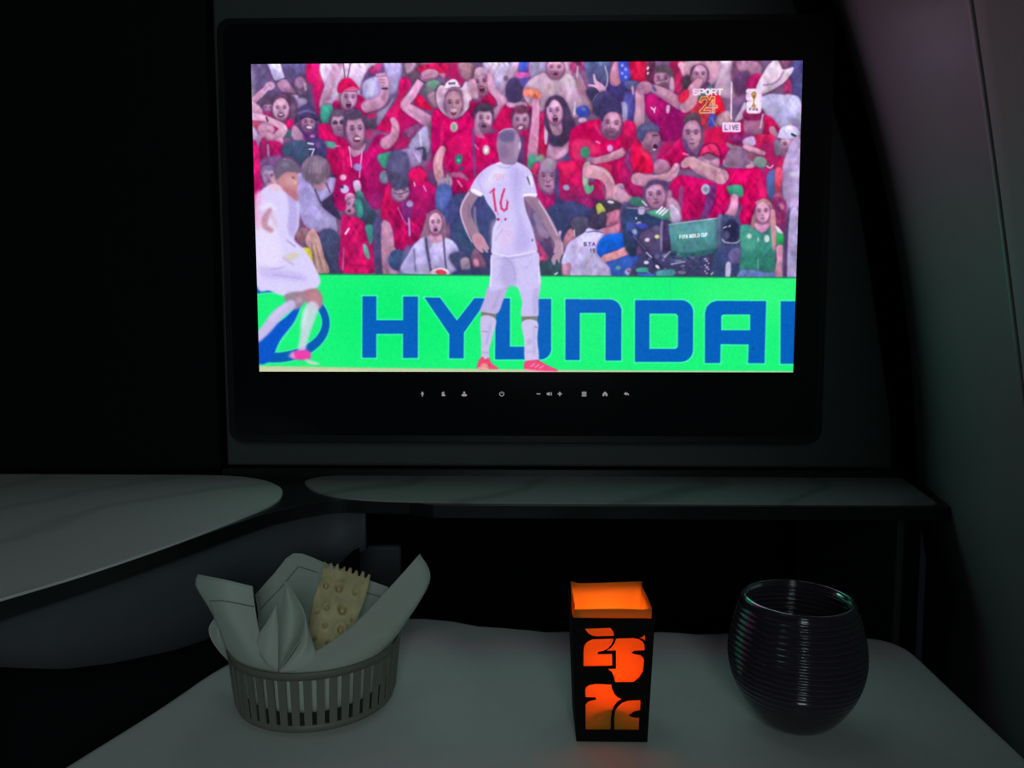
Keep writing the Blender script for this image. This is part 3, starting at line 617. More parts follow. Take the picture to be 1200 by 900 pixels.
    p('5068a4', '898,206 908,200 906,232 899,230', .9); p('ea4a7a', '908,198 916,200 914,226 908,224', .8); e('cc5888', 911, 233, 5.5, 6.5, 0, .8)
    p('8c3070', '902,236 920,236 919,272 908,270', 1)
    for q in range(12): e(['cc6098', 'a02468', 'dc88b8', '6c3060'][q % 4], 904 + rng.uniform(0, 14), 238 + rng.uniform(0, 30), 2.2, 2.8, 0, .7, .8)
    # ---- screen graphics
    STYLE['depth'] = False
    p('fadcfa', [(855.2, 96), (857.2, 96), (856.6, 140), (855, 140)], .3, .95, 0)
    text('fcdcf4', 'SPORT', 811.5, 105, 5.2, 6, 1.9, 1.9, -.06, .25)
    for c, w in (('ffb860', 4.0), ('a83048', 1.5)):
        for st in ('2', ):
            P = pts('820,119 822,115.5 827,115 829,118.5 828,122 820.5,131 830,131'); seg(c, P, w, .25)
        seg(c, pts('835,131 835,115 833,115 828,125 838,125'), w if c[0] != '7' else 1.4, .25)
    for st in ('834.8,117 834.8,132', '828,126 838.5,126', '822,132.2 836,132.4'): seg('d8d0ff', pts(st), 1.1, .3, .9)
    p('fcdcfc', rr(845.5, 143.5, 867, 155, 1.5, 1.5, 1.5, 1.5), .3, 1, 0); text('705088', 'LIVE', 848.6, 147, 2.9, 5, 1.4, 1.0, 0, .25)
    for r in (rr(873, 104, 891.5, 109.4, 3, 3, 2, 2), rr(873, 109, 891.8, 118.4, 3, 3, 3, 3), rr(873.3, 118.6, 891, 133.3, 3.5, 3, 4, 4)): p('fcdaf8', r, .35, 1, 0)
    p('b07a3c', '879.5,110 882,107.6 885,109 885,113 883.4,116.5 883,121 885,125.5 879,125.5 881.4,121 881.6,116 879.6,113', .4); e('dcb070', 882, 110.5, 1.6, 1.6, 0, .4); e('8c5030', 882.4, 114, .9, 2.6, 0, .4, .8); text('4c3850', 'FIFA', 877.6, 127, 1.7, 2.6, .75, .7, .03, .2)
    # ---- third row left: yellow kid, red kid
    STYLE['depth'] = True
    p('40466a', '374,274 396,274 402,322 378,322', .9); e('94687a', 356, 276, 8.5, 9.5, 0, .8); p('be9092', '358,282 366,268 374,278 380,300 386,320 364,320 366,300', .7)
    for q in range(5): l(['d8b4a4', '9c7078'][q % 2], f'{363+q*2.4},{284+q},1.4 {366+q*4},{318},1.6', .5, .7)
    p('d9d23e', '340,296 352,291 362,291 366,298 366,319 357,319 350,306', .7); p('efe46c', '344,294 356,292 356,300 346,302', 1, .6); text('5c5444', '2', 353.5, 304, 4.5, 7, 0, 1.8); l('84744c', '342,302,3 352,299,3', .8, .7); e('7c94a8', 343.5, 309, 3, 2.6, 0, .7)
    p('dc147e', '402,251 414,254 426,257 434,266 440,294 441.5,319 401,319 399,286', .8); p('b81474', '403,252 409,256 404,290 400,284', 1.2, .6); l('a40c60', '410,311,1.6 436,312,2', .8, .8); l('ece0f0', '405,274,2.4 409,268,2', .5); l('c090c0', '403,290,1.4 402,316,2', .7, .7)
    face(412, 242, 8, 11, 20, 'd296be', None, -.3, 1); p('c81478', '396,236 405,236 405,246 396,246', 1)
    p('3c5068', '416,236 426,232 434,242 443,254 437,264 428,262 420,252', .8); p('3c9488', '416,236 422,234 426,250 420,256', .9); p('40988e', '428,265 436,264 438,276 434,288 430,276', .7); p('60a294', '425.5,286 431,290 433.5,303 428,300', .7)
    p('504a7a', '438,262 448,258 451,322 440,322', .9); p('ba84a8', '447,263 458,264 462,290 458,322 449,322', .8); p('cc98bc', '456,296 464,292 466,322 456,322', 1)
    e('3c4e7c', 466, 305, 11, 12.5, 0, .8); p('6c78ac', '474,292 480,290 476,322 468,322', 1, .8)
    # girl in lavender shirt
    p('a07496', '492,290 495,270 500,254 506,247 514,247 521,256 523,276 524,292', .8)
    p('c6baf2', '473,320 479,297 488,284 500,277 520,278 534,286 540,304 541,320', .8); p('a89cd8', '474,318 480,300 486,290 486,318', 1.4, .6); p('aea2de', '528,288 538,304 539,320 530,320', 1.4, .7); l('54507c', '485,292,1.6 487,318,1.8', .7, .7)
    p('d89cc4', '504,274 516,274 518,282 504,284', .8)
    face(510, 262, 8.6, 14, 0, 'e4acd2', None, .1, 1); l('8c6080', '500,252,2.5 507,249,2 513,248,2.5', .7); l('886480', '501,258,3 499,280,3.4', .7); l('886480', '519.5,258,3 520,278,3', .7); l('58507c', '499,280,3 501,296,3 505,318,2.4', .6); l('58507c', '519.5,278,2.2 521,298,2.2 523,316,2', .6)
    l('e0a8cc', '504,320,3 510,318,4', .6); e('f2d2ea', 516, 320, 11, 6, 0, .6); e('e8405c', 517, 319.5, 6.4, 3.4, 10, .6)
    p('40466e', '526,300 546,296 546,322 540,322', 1); p('a890ac', '540,304 549,303 551,318 542,318', .9); p('7c5478', '552,300 558,292 570,310 566,320 556,318', .9); e('d888a8', 558, 308, 3, 5, -20, .8); p('36406e', '534,318 578,314 578,324 534,324', .9)
    # ---- right of player: dark, staff man
    p('384070', '640,246 668,236 700,252 690,272 668,266 656,286 644,266', 1); p('344c5c', '632,304 662,300 662,326 632,326', 1); l('503c64', '640,276,6 646,300,6', 1); p('b43c7c', '628,282 636,292 642,304 630,304', 1); l('c8b0dc', '656,272,3 650,296,3', .7); e('f05898', 634, 303, 3, 2, 0, .7); l('c0d8d0', '650,322,2 653,320,2', .5)
    p('c67c94', '660,286 664,272 670,268 674,278 666,294', .8); p('504a6a', '668,264 671,256.5 680,254 690,257 692,267 684,273 674,280 672,270', .8); l('c8b4c8', '672.5,270,1.6 673,278,1.6', .5)
    p('ca88aa', '659,308 668,306 672,324 660,324', .8)
    p('cabcee', '658,310 661,296 667,284 684,273 690,268 709,269 708,278 700,288 702,300 708,304 718,316 722,328 672,328 669,309', .7); p('b4a4de', '668,288 674,286 674,320 669,308', 1.6, .6); p('e0d6fc', '684,276 700,276 694,282 676,290', 1.6, .5)
    p('dcd0fa', '687,271 690,267.5 709,268.5 709,273.5 698,272', .5); l('5c4c84', '687,272.4,1 698,271.4,1 708,273.4,1', .3)
    text('3c3458', 'STA', 684, 284.5, 2.8, 3.6, 2.2, .8, 0, .2); text('3c3458', '15', 691, 292.2, 2.2, 3.8, 1.4, .8, 0, .2)
    # camera operator
    p('40385a', '690,266 691,252 697,242 704,240 704,268', .8); p('c87498', '708,250 726,244 728,258 724,270 714,270 708,262', .7); e('eaa0b4', 724, 250, 2.4, 4, 0, .7); e('a0507c', 719, 262, 5, 2.5, -10, .9, .6)
    p('d684ac', '705,268 716,266 726,262 724,274 714,277 708,276', .7)
    p('403a4e', '698,246 701,239 708,235 718,234.5 727,238.5 730,244 720,246 709,250', .7); e('e4e0e8', 715, 237, 4, 1.8, 10, .5); p('cacc5c', '698,241 703,238.5 709,247 704,250 700,251', .6); e('443e5c', 705.5, 258, 5, 9.5, 5, .7); p('4c4878', '728,240 744,240 744,268 728,264', 1)
    p('1268ea', '699,290 704,280 712,275 724,274 737,272 743,280 737,290 716,294 708,302 701,299', .7); p('0c54cc', '706,292 720,284 736,286 720,293 708,300', 1.4, .7)
    p('3459b6', '708,304 722,300 742,298 764,312 764,328 722,328 714,314', .8); e('5cb0b0', 724, 314, 3, 2.4, 0, .8); e('c8b4dc', 737, 319, 5, 4, 0, 1); e('b03c68', 736, 318, 1.6, 1.4, 0, .5)
    l('dc909c', '709,303,9 722,299,9 736,293,10', .6); e('e4a4b4', 740, 293, 6, 4.4, -10); l('8c4864', '734,293,1 744,291,1', .4); p('c8c4ec', '736,286 741,278 744,284 740,290', .6)
    # tall guy looking up + green/white jersey (behind the camera)
    p('c490b0', '780,232 794,238 798,262 784,262', .9); face(768, 229, 12.5, 17, -8, 'c68ab2', None, -.3, 0); p('544270', '756,222 760,213 770,211 781,214 783,226 776,217 764,217', .8); e('a4789c', 784, 228, 3, 5, 0, 1)
    p('52a28a', '758,249 770,246 786,247 786,260 776,262 764,258', .7)
    for q in range(3): l('f2eafa', f'{769+q*3.2},{249.5+q*1.5},2 {775.5+q*3.2},{243+q*1.5},2.2', .3)
    p('cdb4dc', '784,240 794,246 796,262 787,262', .8)
    e('3e7c74', 746, 236.5, 9.5, 5.5, 8, .7); l('e4d8f0', '752,236,2 757,241,2', .5)
    # ---- tv camera
    p('2e3e64', '730,248 746,246 760,252 786,262 778,270 752,272 744,300 732,290', .9); p('4c60c8', '734,262 744,262 746,280 736,276', 1.4, .7)
    p('c8badc', '748,243.5 754.5,243 754,251 748,251', .5); l('9c94b4', '734,244,1.4 760,245,1.2', .5); e('d8d0ec', 748, 262, 3, 2, -20, .6); p('4452cc', '744,264 752,262 760,266 752,269', .7); e('ccd0e4', 745, 256, 1.2, 1.4, 0, .4); e('a0b4d8', 743, 272, 3, 3.4, 0, .7)
    p('564a72', '751,274 777,265 778,292 770,299 752,296', .8); p('9488b6', '773.4,263 777,262 776,294 773.4,293', .6); p('40345c', '777,262 784,261 786,296 777,296', .7)
    e('dce094', 769.4, 277.6, 2.8, 2.3, 0, .5); e('e8c8e8', 758, 281.4, 3, 2.3, -10, .5)
    p('40406a', '752,296 792,294 850,292 852,328 744,328 748,304', .8)
    p('4e8c92', '783.5,264 790,261.5 840,256.2 841.5,293 826,294 806,298 790,295 786,296', .6, 1, 0); p('66a2b0', '788,263 838,258 838,270 790,276', 2.5, .6); p('2e6468', '788,294 800,296.5 826,293 841,291 841,296 806,303 790,300', .9, .9)
    l('a8bccc', '783,263.6,1.4 812,259.6,1.4 846,255.4,1.6', .4)
    text('e4f0f8', 'FIFA WORLD CUP', 796, 276.2, 1.75, 3.6, .72, .95, -.21, .2)
    p('5c7494', '840,256 847,255 848,291 841,292.5', .6); p('464e76', '846,255 858,253.6 866,257 868.4,284 863,290.5 846,291.5', .6); e('2c2c54', 857, 271, 8.5, 14, -3, .8); e('54547c', 851, 276, 3.4, 5, 0, 1)
    l('dcdcf4', '847,267.4,1.2 851,266,1.2', .35); l('dcdcf4', '853.6,266,1.4 855,264.6,1.4', .35); l('b4b8d8', '846,281,1.6 850,284.4,1.6 862,285,1.4 867,281,1.4', .4)
    p('3c4a78', '840,293 868,290 870,328 834,328', .8); e('7068a2', 862, 300, 9, 9.5, 0, .9); p('c4b4dc', '850.6,309 856,309 855,326 850,326', .6); l('c8ccdc', '833,322,1.6 835,320,1.6', .5)
    for q in range(60):
        e(rng.choice(['6c6890', '2c2c50', '8c88ac', '54547c', '343c64']), rng.uniform(758, 832), rng.uniform(298, 322), rng.uniform(1, 4), rng.uniform(.8, 2.2), rng.uniform(-40, 40), .5, .7)
    l('30305a', '737,272,3.4 754,291,3.4 776,316,3.4', .5); l('8088b8', '741,276,1 756,293,1', .4, .7); l('c0b4d4', '757,296,1.6 763,302,1.6', .5); l('a8a8cc', '778,302,2 785,295,1.6', .5); l('a4a4cc', '786,310,1.6 802,307,1.6', .5)
    for q in range(8): e('e4dcf0', 826 + q % 3 * 2, 304 + q * 2.4, 1.1, 1, 0, .4, .8)
    e('e8e0f4', 757, 308, 3, 2, 0, .5); p('3ca090', '746,315 758,314 758,319 746,319', .6); e('e8d4e0', 770, 313, 3, 1.6, 40, .5); p('4c94a0', '770,318 788,316 788,324 770,324', .9); l('3464d4', '748,322,3 766,323,3', .6)
    # ---- girl in green jersey
    p('b8848e', '880,268 884,246 889,236 896,233 903,239 906,256 908,290 903,292 898,272', .7)
    p('3d8c80', '867,267 878,264 888,270 895,273 904,264 911,268 918,276 921,290 911,293 908,304 908,322 869,324 868,296', .7); p('2c7468', '870,300 900,296 906,312 880,318', 3, .6); p('5cac98', '870,270 882,272 884,290 872,292', 3, .5)
    p('e49cc8', '884,262 900,262 898,270 892,273 886,269', .7); face(893, 249, 9.4, 14, 0, 'e8a4cc', None, 0, 0); l('c09090', '886,238,3 893,235,3 900,239,3', .7)
    l('ce929c', '905,248,5 906,270,6.4 907,292,4', .6); l('9c7078', '883,254,3.4 881,268,3', .7); p('e6dcf2', '908,265 913,268 917,274 912,274', .6); p('2ca05c', '910,276 918,276 919.6,290 912,290', .7)
    e('dce4ec', 898, 280, 3.2, 4.4, 0, .6); e('cce0dc', 877.6, 277, 2.6, 3, 0, .7); e('9ccabc', 888, 281, 1.4, 3, 0, .6); l('a4ccc4', '888,304,1 888,316,1', .5, .7)
    l('da94ba', '914,292,10 915,308,11 911,328,11', .7); p('6678ba', '867,318 882,317 900,320 906,319 906,328 866,328', .8); p('4c3c68', '917,292 922,250 925,250 922,328 917,328', .9, .9)
    p('ac9cce', '925,253 935.5,251 933,330 922.4,330', .7)
    # ---- advertising board
    STYLE['depth'] = False
    # cloth folds and the compression mush of the crowd
    n1 = gauss(rng.normal(0, 1, (PH, PW, 1)), 3.2); n2 = gauss(rng.normal(0, 1, (PH, PW, 1)), 7); n3 = gauss(rng.normal(0, 1, (PH, PW, 3)), 4)
    canvas[:] = canvas * (1 + .025 * n1 / n1.std() + .035 * n2 / n2.std() + .018 * n3 / n3.std()).astype(np.float32)
    before = canvas.copy(); BOARD = [(290, 320.6), (945, 326), (945, 442), (290, 434)]
    p('1cf57c', BOARD, .5, 1, 0)
    e('00f070', 470, 375, 90, 45, 0, 20, .6); e('48ff80', 880, 345, 80, 30, 0, 16, .5); e('2cff8c', 600, 335, 120, 12, 0, 8, .5)
    bm_, bs_ = mask([np.array(BOARD, float)], .8); full = np.zeros((PH, PW, 1), np.float32); full[bs_] = bm_[..., None]
    canvas[:] = before * (1 - full) + canvas * full
    p('2c7858', [(290, 319.8), (945, 325.2), (945, 326.8), (290, 321.4)], .4, .9, 0)
    B, HA = '0560bd', '48ffb8'
    def ring(col, grow):
        t = np.linspace(0, 2 * math.pi, 60, endpoint=False)
        put([np.c_[322 + (65 + grow) * np.cos(t), 379 + (46 + grow) * np.sin(t)], np.c_[320 + (58 - grow) * np.cos(t), 378 + (35.5 - grow) * np.sin(t)][::-1]], col, .6)
    ring(HA, 1.2); p(HA, '303,392 334,371 354,352 348,376 331,400 319,422 303,426', 1.2); ring('0a5cb4', 0)
    p('0a56cc', '303,394 334,373 353,354 346,376 329,399 318,422 303,425', .7)
    L = [[rr(425, 347.3, 441.4, 419.4)], [rr(472.6, 347.7, 490, 419.8)], [rr(440, 375.4, 474, 391.4)],
         [pts('497.5,348.8 515.6,349 535.6,376 556,349.6 572,350 543.8,390 543.6,420.4 526.6,420.2 526.8,392')],
         [rr(580.5, 350, 597.6, 421)], [rr(580.5, 406.6, 645.8, 421.6, 0, 0, 12, 0)], [rr(629.5, 350.6, 645.8, 412)],
         [rr(662.6, 351, 679.4, 422.4)], [rr(662.6, 351.2, 728, 367, 0, 14, 0, 0)], [rr(709.6, 362, 728, 423)],
         [rr(744, 352.2, 812, 424.6, 0, 14, 14, 0), rr(761, 368, 794.4, 409.4, 0, 4, 4, 0)[::-1]],
         [np.array([(826, 426), (826, 367), (828, 360), (833, 355), (840, 353), (897.6, 353.4), (896, 426.4), (876.6, 426.2), (877.4, 404.2), (844.4, 403.8), (844, 426)]), rr(845, 369, 879, 387.6, 3, 0, 0, 0)[::-1]],
         [rr(914.6, 353.6, 950, 427)]]
    for polys in L:
        for P in polys:
            ring2 = np.concatenate([P, P[:1]])
            for (ax, ay), (bx, by) in zip(ring2[:-1], ring2[1:]):
                if abs(ax - bx) + abs(ay - by) > .01: seg(HA, np.array([(ax, ay), (bx, by)]), 3.0, .45, .8)
    for polys in L: put(polys, B, .3)
    l('18c878', '785,326,.6 785,352,.6', .3, .6)
    p('c4d0a4', [(290, 428.5), (420, 431), (700, 434.4), (945, 436), (945, 444), (290, 444)], .5, 1, 0); p('d8d4b0', [(290, 431), (430, 434), (430, 440), (290, 440)], .8, .7, 0)
    # ---- running player, left (blurred by his speed)
    p('dcd2fe', '300,240 306,224 318,217 332,220 346,232 351,244 350,266 345,280 356,292 366,306 376,330 366,341 350,346 334,347 317,341 301,332', .9)
    p('f0e4fe', '301,262 318,258 330,290 326,312 302,320', 3, .6); p('b4a2e4', '337,226 347,236 349,262 343,278 337,266 339,246', 1.4, .75); p('f4a8dc', '298,232 306,224 306,258 303,270 299,262', 1.6, .7)
    p('bfb0ee', '304,312 330,316 356,322 360,330 336,328 308,324', 2.2, .6); l('9c8cd0', '318,316,1.2 334,313,1.2', .8, .6); l('a494d8', '320,322,1 352,326,1', .8, .6); l('a898d8', '332,302,2 344,310,2', 1, .6); l('8c80c8', '336,281,1.4 346,289,2', .7, .6)
    l('f0e4fe', '306,244,5 316,241,7 322,246,5', 1.4, .8); l('c4849c', '317,246,5 311,256,8 311,265,7 318,270,6', 1.3, .85); l('e0b0bc', '318,250,4 324,264,5', 1.6, .5)
    p('d4cc98', '334,300 344,296 352,298 346,304 338,306', 1.2, .6)
    p('cc8a94', '325,206 335,201 348,202 349.6,213 347,228 337,227 327,217', 1); e('e0a8b0', 341, 212, 6, 5, 0, 1.6, .7); e('d898ac', 322, 211, 3.6, 5, 0, .9); p('c07488', '332,220 347,224 349,236 342,232', 1.2); e('5c3c50', 344, 208.5, 2.6, 1.2, 20, .7, .7); e('f4c8c0', 346.5, 214, 1.8, 2.4, 0, .9, .6)
    p('6e627c', '322,204 324,193 330,187.5 340,187 347,192 351,203 345,202 335,202 328,208 324,212', 1.1); e('8c8098', 334, 193, 5, 3, 0, 1.2, .7)
    p('ecc8e0', '313,218 324,215 330,222 320,224', 1)
    p('b47e90', '349,345 364,338.5 374,340 378.5,350 377,360 370,363 358,354', 1); e('cc8c94', 370, 350, 6, 8, 0, 2, .6); p('9c8498', '334,346 352,342 358,352 350,362 340,360', 1.2); e('c49cb4', 351, 352, 4, 4, 0, 1, .8)
    l('ccbcee', '342,357,11 327,368,13 314,384,12 303,396,10', 1.2); l('e0d4fa', '336,358,4 318,374,5', 1.8, .7)
    l('d6d6ee', '366,361,16 361,378,14 357,396,10 354,411,9', 1.3, .88); l('e0f0f4', '358,364,6 356,382,6', 2, .6)
    p('fc40c8', '342,419 346,411.5 362,411 364.5,420 352,422', .9); p('f4c0e8', '338,418 344,411 347,421', 1.3, .7); p('f0d4dc', '358,421 370,424 376,427 364,427', .9, .8)
    l('8ce080', '352,429,2 362,429,2', 1.2, .6)
    # ---- the player with his back to us
    l('a88cb4', '628,252,8 634,270,9 640,276,8', .9, .7)
    l('a07c9a', '556,224,14 548,238,12.5 545.5,250,12 550,264,12 557,277,10 560,284,9', .6); l('e6bee4', '549,226,2 541,240,2 540,252,2 546,270,1.8 553,284,1.4', .5, .9); l('c49cbc', '556,243,2.4 557,262,2.4 562,276,1.6', .8, .6); l('7c5c80', '549,240,3 550,256,3', 1.6, .6)
    p('c892ae', '552.5,278 560,273 567,279 571,287 573,291 571.6,293 568,289 572,295 570,296 565,291 566.6,295.5 564,296 557,290', .5); e('d47c94', 561, 283, 3.4, 4.4, -20, 1, .6)
    l('9e7e9a', '620,230,13 631,244,12 641,260,11 650,276,9.6 656,289,8.4', .6); l('ecd0f0', '631,236,1.8 643,256,1.8 653,276,1.6', .5, .7); l('7c6080', '622,236,3 634,256,4', 1.8, .6)
    p('b890ac', '650,282 658,284 659.6,294 656,304 655,309 652,304 649.6,311 646,306 647.6,300 651,296', .5); l('e0b8d4', '658,285,1.6 659,298,1.4', .5, .7)
    p('d3c7fb', '582,191 590,187.5 600,189 609,191.5 620,199 625,211 628.5,230 621,230.5 613.6,231 616,247 623,266 627,282 628.5,296 612,300 595,301.5 577,297.5 576,288 577,270 581,255 570.5,238 566,229 562,230.5 551,224 555,212 564,201 574,194', .5)
    p('b9aaea', '598,196 612,206 608,240 614,262 622,284 614,296 602,292 606,262 600,230', 3, .7); p('eadcfe', '576,262 586,262 584,294 577,294', 2.4, .6); p('f8ecff', '577,198 588,194 592,204 578,214 566,222', 3, .6); p('f0c4ee', '590,262 600,270 594,292 586,286', 3, .5)
    p('fcf4ff', '551,223.5 556,226.5 562,229.6 565,227.6 556,221.5', .5); p('fcf4ff', '613.6,230.4 621,229.6 628,229.8 627.6,227 613.6,227.6', .5); l('a494d6', '565,203,1.4 560,212,1.2 566,226,1.4', 1, .5); l('ac9cdc', '583,195,1.4 594,197,1.4 602,192,1.2', .7, .7); l('f8f0ff', '582,192,1.4 590,191,1.2 601,191,1.2', .4); l('a898dc', '606,198,1.6 604,218,1.4', 1, .5); l('9c8cd0', '581,256,1 588,258,1 582,270,1', .8, .5); l('9888cc', '580,282,1.2 589,268,1.2', .8, .5)
    l('4c5c74', '617.6,208,2 620.6,216,2.2', .4); p('f4ecff', '619,206 623,208 624,218 621,217', .6, .8)
    for q, st in enumerate(('578.5,204.4 577.8,210.8', '582.6,204.6 580.6,204.8 580.4,207.4 582.6,207.8 582.4,210.8 580,210.8', '586.4,204.6 584.2,204.8 584.2,207.4 586.2,207.8 586.2,210.8 583.8,210.8', '587.6,204.4 589,207.6 590.6,204.2', '589,207.6 588.6,211')):
        seg('e088b4', pts(st), .7, .4, .65)
    seg('e23c7c', pts('573.8,226 578.6,221.4 579.4,223'), 1.5, .3); seg('e23c7c', pts('577.6,224 580.6,247'), 2.5, .35); seg('c8306c', pts('581,246 583.4,252'), 1, .4, .7)
    seg('e23c7c', pts('590.6,222 588.2,229 586.2,238 587.4,244.6 590.4,247 593.2,245 594.4,237'), 2.4, .35); seg('e23c7c', pts('594.4,238 593,234.6'), 1.2, .4, .8)
    e('c81c64', 583.4, 257.4, 1.8, 1.6, 0, .4); e('b82464', 592, 257.2, 1.2, 1.6, 20, .4); e('6c6080', 623.6, 281.6, .9, 1.6, 0, .3)
    # head
    p('8c749e', '585,180 605,178 604,191 596,193 586,190', .6); p('9c7ea6', '582,176 581.6,164 585,155 592,151 600,150.6 606,156 609.4,168 607,181 603,190 588,190', .6)
    e('6e6090', 594, 160, 10.5, 7, 0, 1.2); p('b494bc', '603,156 608.5,164 608,178 603,186 602,170', 1.2, .8); e('dcb4cc', 608.4, 171, 1.6, 4.6, 5, .5); e('806490', 590, 178, 6, 8, 0, 2, .6); l('d8b4dc', '584,156,1.4 592,151.4,1.2 601,151.4,1.4', .5, .8)
    # shorts, legs, shoes
    p('c1b2e6', '574,334 594,334 589,354 582,368 563.6,367 567,352', .6); l('a698d0', '586,342,3 578,362,3', 1.4, .6); p('7c7e74', '564,365.6 582,368.6 581,374.4 564,371.4', .4, 1, 0)
    p('ccc1ee', '564,371.6 581,374.4 577.6,394 573.4,410 573,422 565,420 564,400', .5); l('ac80a0', '565,388.4,.9 571,389.2,.9', .3); l('a498cc', '575,380,2 570,404,2', 1, .6); l('9c90c0', '565,413,1.2 572,414,1.4', .6, .7)
    p('cdc2f6', '609,334 632,332 630.6,352 629.6,372 611.6,372 611.6,354', .6); p('b4a6de', '625,340 631,338 629.6,366 624,366', 1.2, .6); p('7c7e74', '611,371.2 630,370.8 629.4,377.4 611.6,377.6', .4, 1, 0)
    p('d0c6f2', '612,377.4 629.6,377.2 629.6,398 631,423 616,424 614.4,400', .5); l('b4a4d8', '626,382,2.5 626,416,3', 1, .6); l('a078a4', '627,383.4,1 630,384,1', .3); l('a498cc', '617,413,1.4 628,412,1.4', .8, .6); e('b0a4d8', 620, 401, 3, 4, 0, 1.2, .6)
    p('d0c5f7', '577,297 600,301 628.6,295 632,314 633.4,334 622,339.6 611,341 605,336.6 600,334.6 589,338 574,340.4 574.6,320', .5); p('b2a5de', '589,303 602,306 604,334 592,336 586,326', 2.6, .7); l('9e90cc', '590,301,1.2 601,312,1.2 604,332,1', .8, .7); l('f4eeff', '576,300,1.6 575,336,1.4', .6, .8); l('f4eeff', '631,312,1.6 632,332,1.4', .6, .6); l('a698d4', '614,316,1.4 624,306,1.2', 1, .5); l('f8f0ff', '577,296,1.2 596,300.4,1.2 627,294.6,1.2', .4, .8); l('a090d0', '582,303.6,1 600,302.8,1.2 624,298.6,1', .6, .6); l('a698d4', '582,328,1.4 590,316,1', 1, .5)
    p('fc4c86', '560,432.6 560.6,424 565,418.4 569,421 573,419.6 576.4,426 584.6,432.4 574,433', .4, 1); l('dc4058', '568,425,1.4 575,429,1.6', .5, .8); l('f8c0c0', '561,431.6,1.6 572,432.4,1.6', .4); p('e0d090', '565,427 570,426 572,431 564,431', .6, .6)
    p('fc4c8c', '614,432 615.4,424 624,422.4 631,422.4 641,428 652.6,433.4 652,435.6 634,435.4 618,433.6', .4); 
    for q in range(3): l('fcb0d0', f'{622+q*5},{430+q},.9 {627+q*5},{426.6+q*1.2},.9', .25, .9)
    l('fca0bc', '615,433.4,1.4 634,435.4,1.4 652,436,1', .4); p('a83c5c', '629,422 632.4,422.6 630,425', .4, .8)
    d = np.clip((canvas[..., 0] - canvas[..., 1]) * 1.2, 0, 1)
    canvas[..., 2] -= d * (canvas[..., 2] - canvas[..., 1]) * .24; canvas[..., 0] *= 1 - .06 * d
    # phone-lens softness and the noise of the broadcast
    out = gauss(canvas, .75)
    out += (gauss(rng.normal(0, 1, (PH, PW, 1)), 1.0) * .03 + gauss(rng.normal(0, 1, (PH, PW, 3)), 2.0) * .03).astype(np.float32)
    return np.clip(out, 0, 1)

# ---------------------------------------------------------------- structure
# the cabin sidewall leans in towards the top; X of its surface at depth y and height z
WY, BUL = .03, .024
_prof = [at_y(x, y, WY) for x, y in ((1023, 160), (1037, 233), (1052, 300), (1065, 400), (1071, 500), (1072, 553))]
_c = np.polyfit([q.z for q in _prof], [q.x for q in _prof], 2)
_zt = -_c[1] / (2 * _c[0])
def wall_x(y, z, bulge=0.):
    zz = max(z, _zt)
    return float(np.polyval(_c, zz)) + .249 * (y - WY) - bulge * min(1, max(0, (z - .04) / .16)) + .014 * min(1, max(0, (.09 - z) / .07))

def seam_y(z):                                            # where the joint between the two sidewall panels runs
    return _seam[0] + _seam[1] * z + _seam[2] * z * z
def _hit(x, y):
    d = ray(x, y); lo, hi = .2, 1.2
    for _ in range(60):
        t = (lo + hi) / 2; q = CAM + d * t
        if q.x < wall_x(q.y, q.z, BUL): lo = t
        else: hi = t
    return CAM + d * lo
_sp = [_hit(x, y) for x, y in ((1138, 2), (1152, 105), (1166, 200), (1178, 290), (1190, 390), (1199, 470))]
_seam = np.polyfit([q.z for q in _sp], [q.y for q in _sp], 2)[::-1]
ZS = [-.72 + .02 * i for i in range(40)] + [.08 + .02 * i for i in range(50)]
def seam_clamped(z): return float(seam_y(min(max(z, .18), .75)))

rows = []
for z in ZS:                                              # rear sidewall panel, from the recess to the joint
    ys = seam_clamped(z); r = [Vector((wall_x(WY, z) + .03, .075, z)), Vector((wall_x(WY, z) + .008, .04, z)), Vector((wall_x(WY, z) + .002, WY + .002, z))]
    for k in range(25):
        t = k / 24; y = WY - .002 + (ys + .0016 - WY) * t
        r.append(Vector((wall_x(y, z, BUL * max(0, (t - .2) / .8) ** 3), y, z)))
    q = r[-1]; r += [Vector((q.x + .002, q.y - .0006, z)), Vector((q.x + .012, q.y - .0004, z))]
    rows.append(r)
structure(mesh('wall_right', *grid_surface(rows), M_WALL, None, True))
rows = []
for z in ZS:                                              # front sidewall panel, beside the seat
    ys = seam_clamped(z); r = [Vector((wall_x(ys, z, BUL) + .012, ys - .0026, z)), Vector((wall_x(ys, z, BUL) + .0016, ys - .0028, z))]
    for k in range(25):
        t = k / 24; y = ys - .004 + (-1.15 - ys) * t ** 1.3
        r.append(Vector((max(wall_x(y, z, BUL * (1 - t)), .17), y, z)))
    rows.append(r)
structure(mesh('wall_right_front', *grid_surface(rows), M_WALL2, None, True)).name = 'trim_1'
structure(box('wall_back', -1.0, .62, .075, .1, .09, 1.5, M_BLACK))
structure(box('wall_left', -1.03, -1.0, -1.6, .45, -.72, 1.5, M_BLACK))
structure(box('floor', -1.0, .62, -1.6, .45, -.76, -.72, mat('dark cabin carpet', (.01, .01, .013), .95, noise=.3, bump=.5)))
structure(box('ceiling', -1.0, .62, -1.6, .45, 1.5, 1.53, mat('cabin ceiling liner', (.1, .1, .1), .8, noise=.05)))
structure(box('wall_footwell', -1.0, .62, .43, .45, -.72, .09, M_BLACK)).name = 'trim_2'

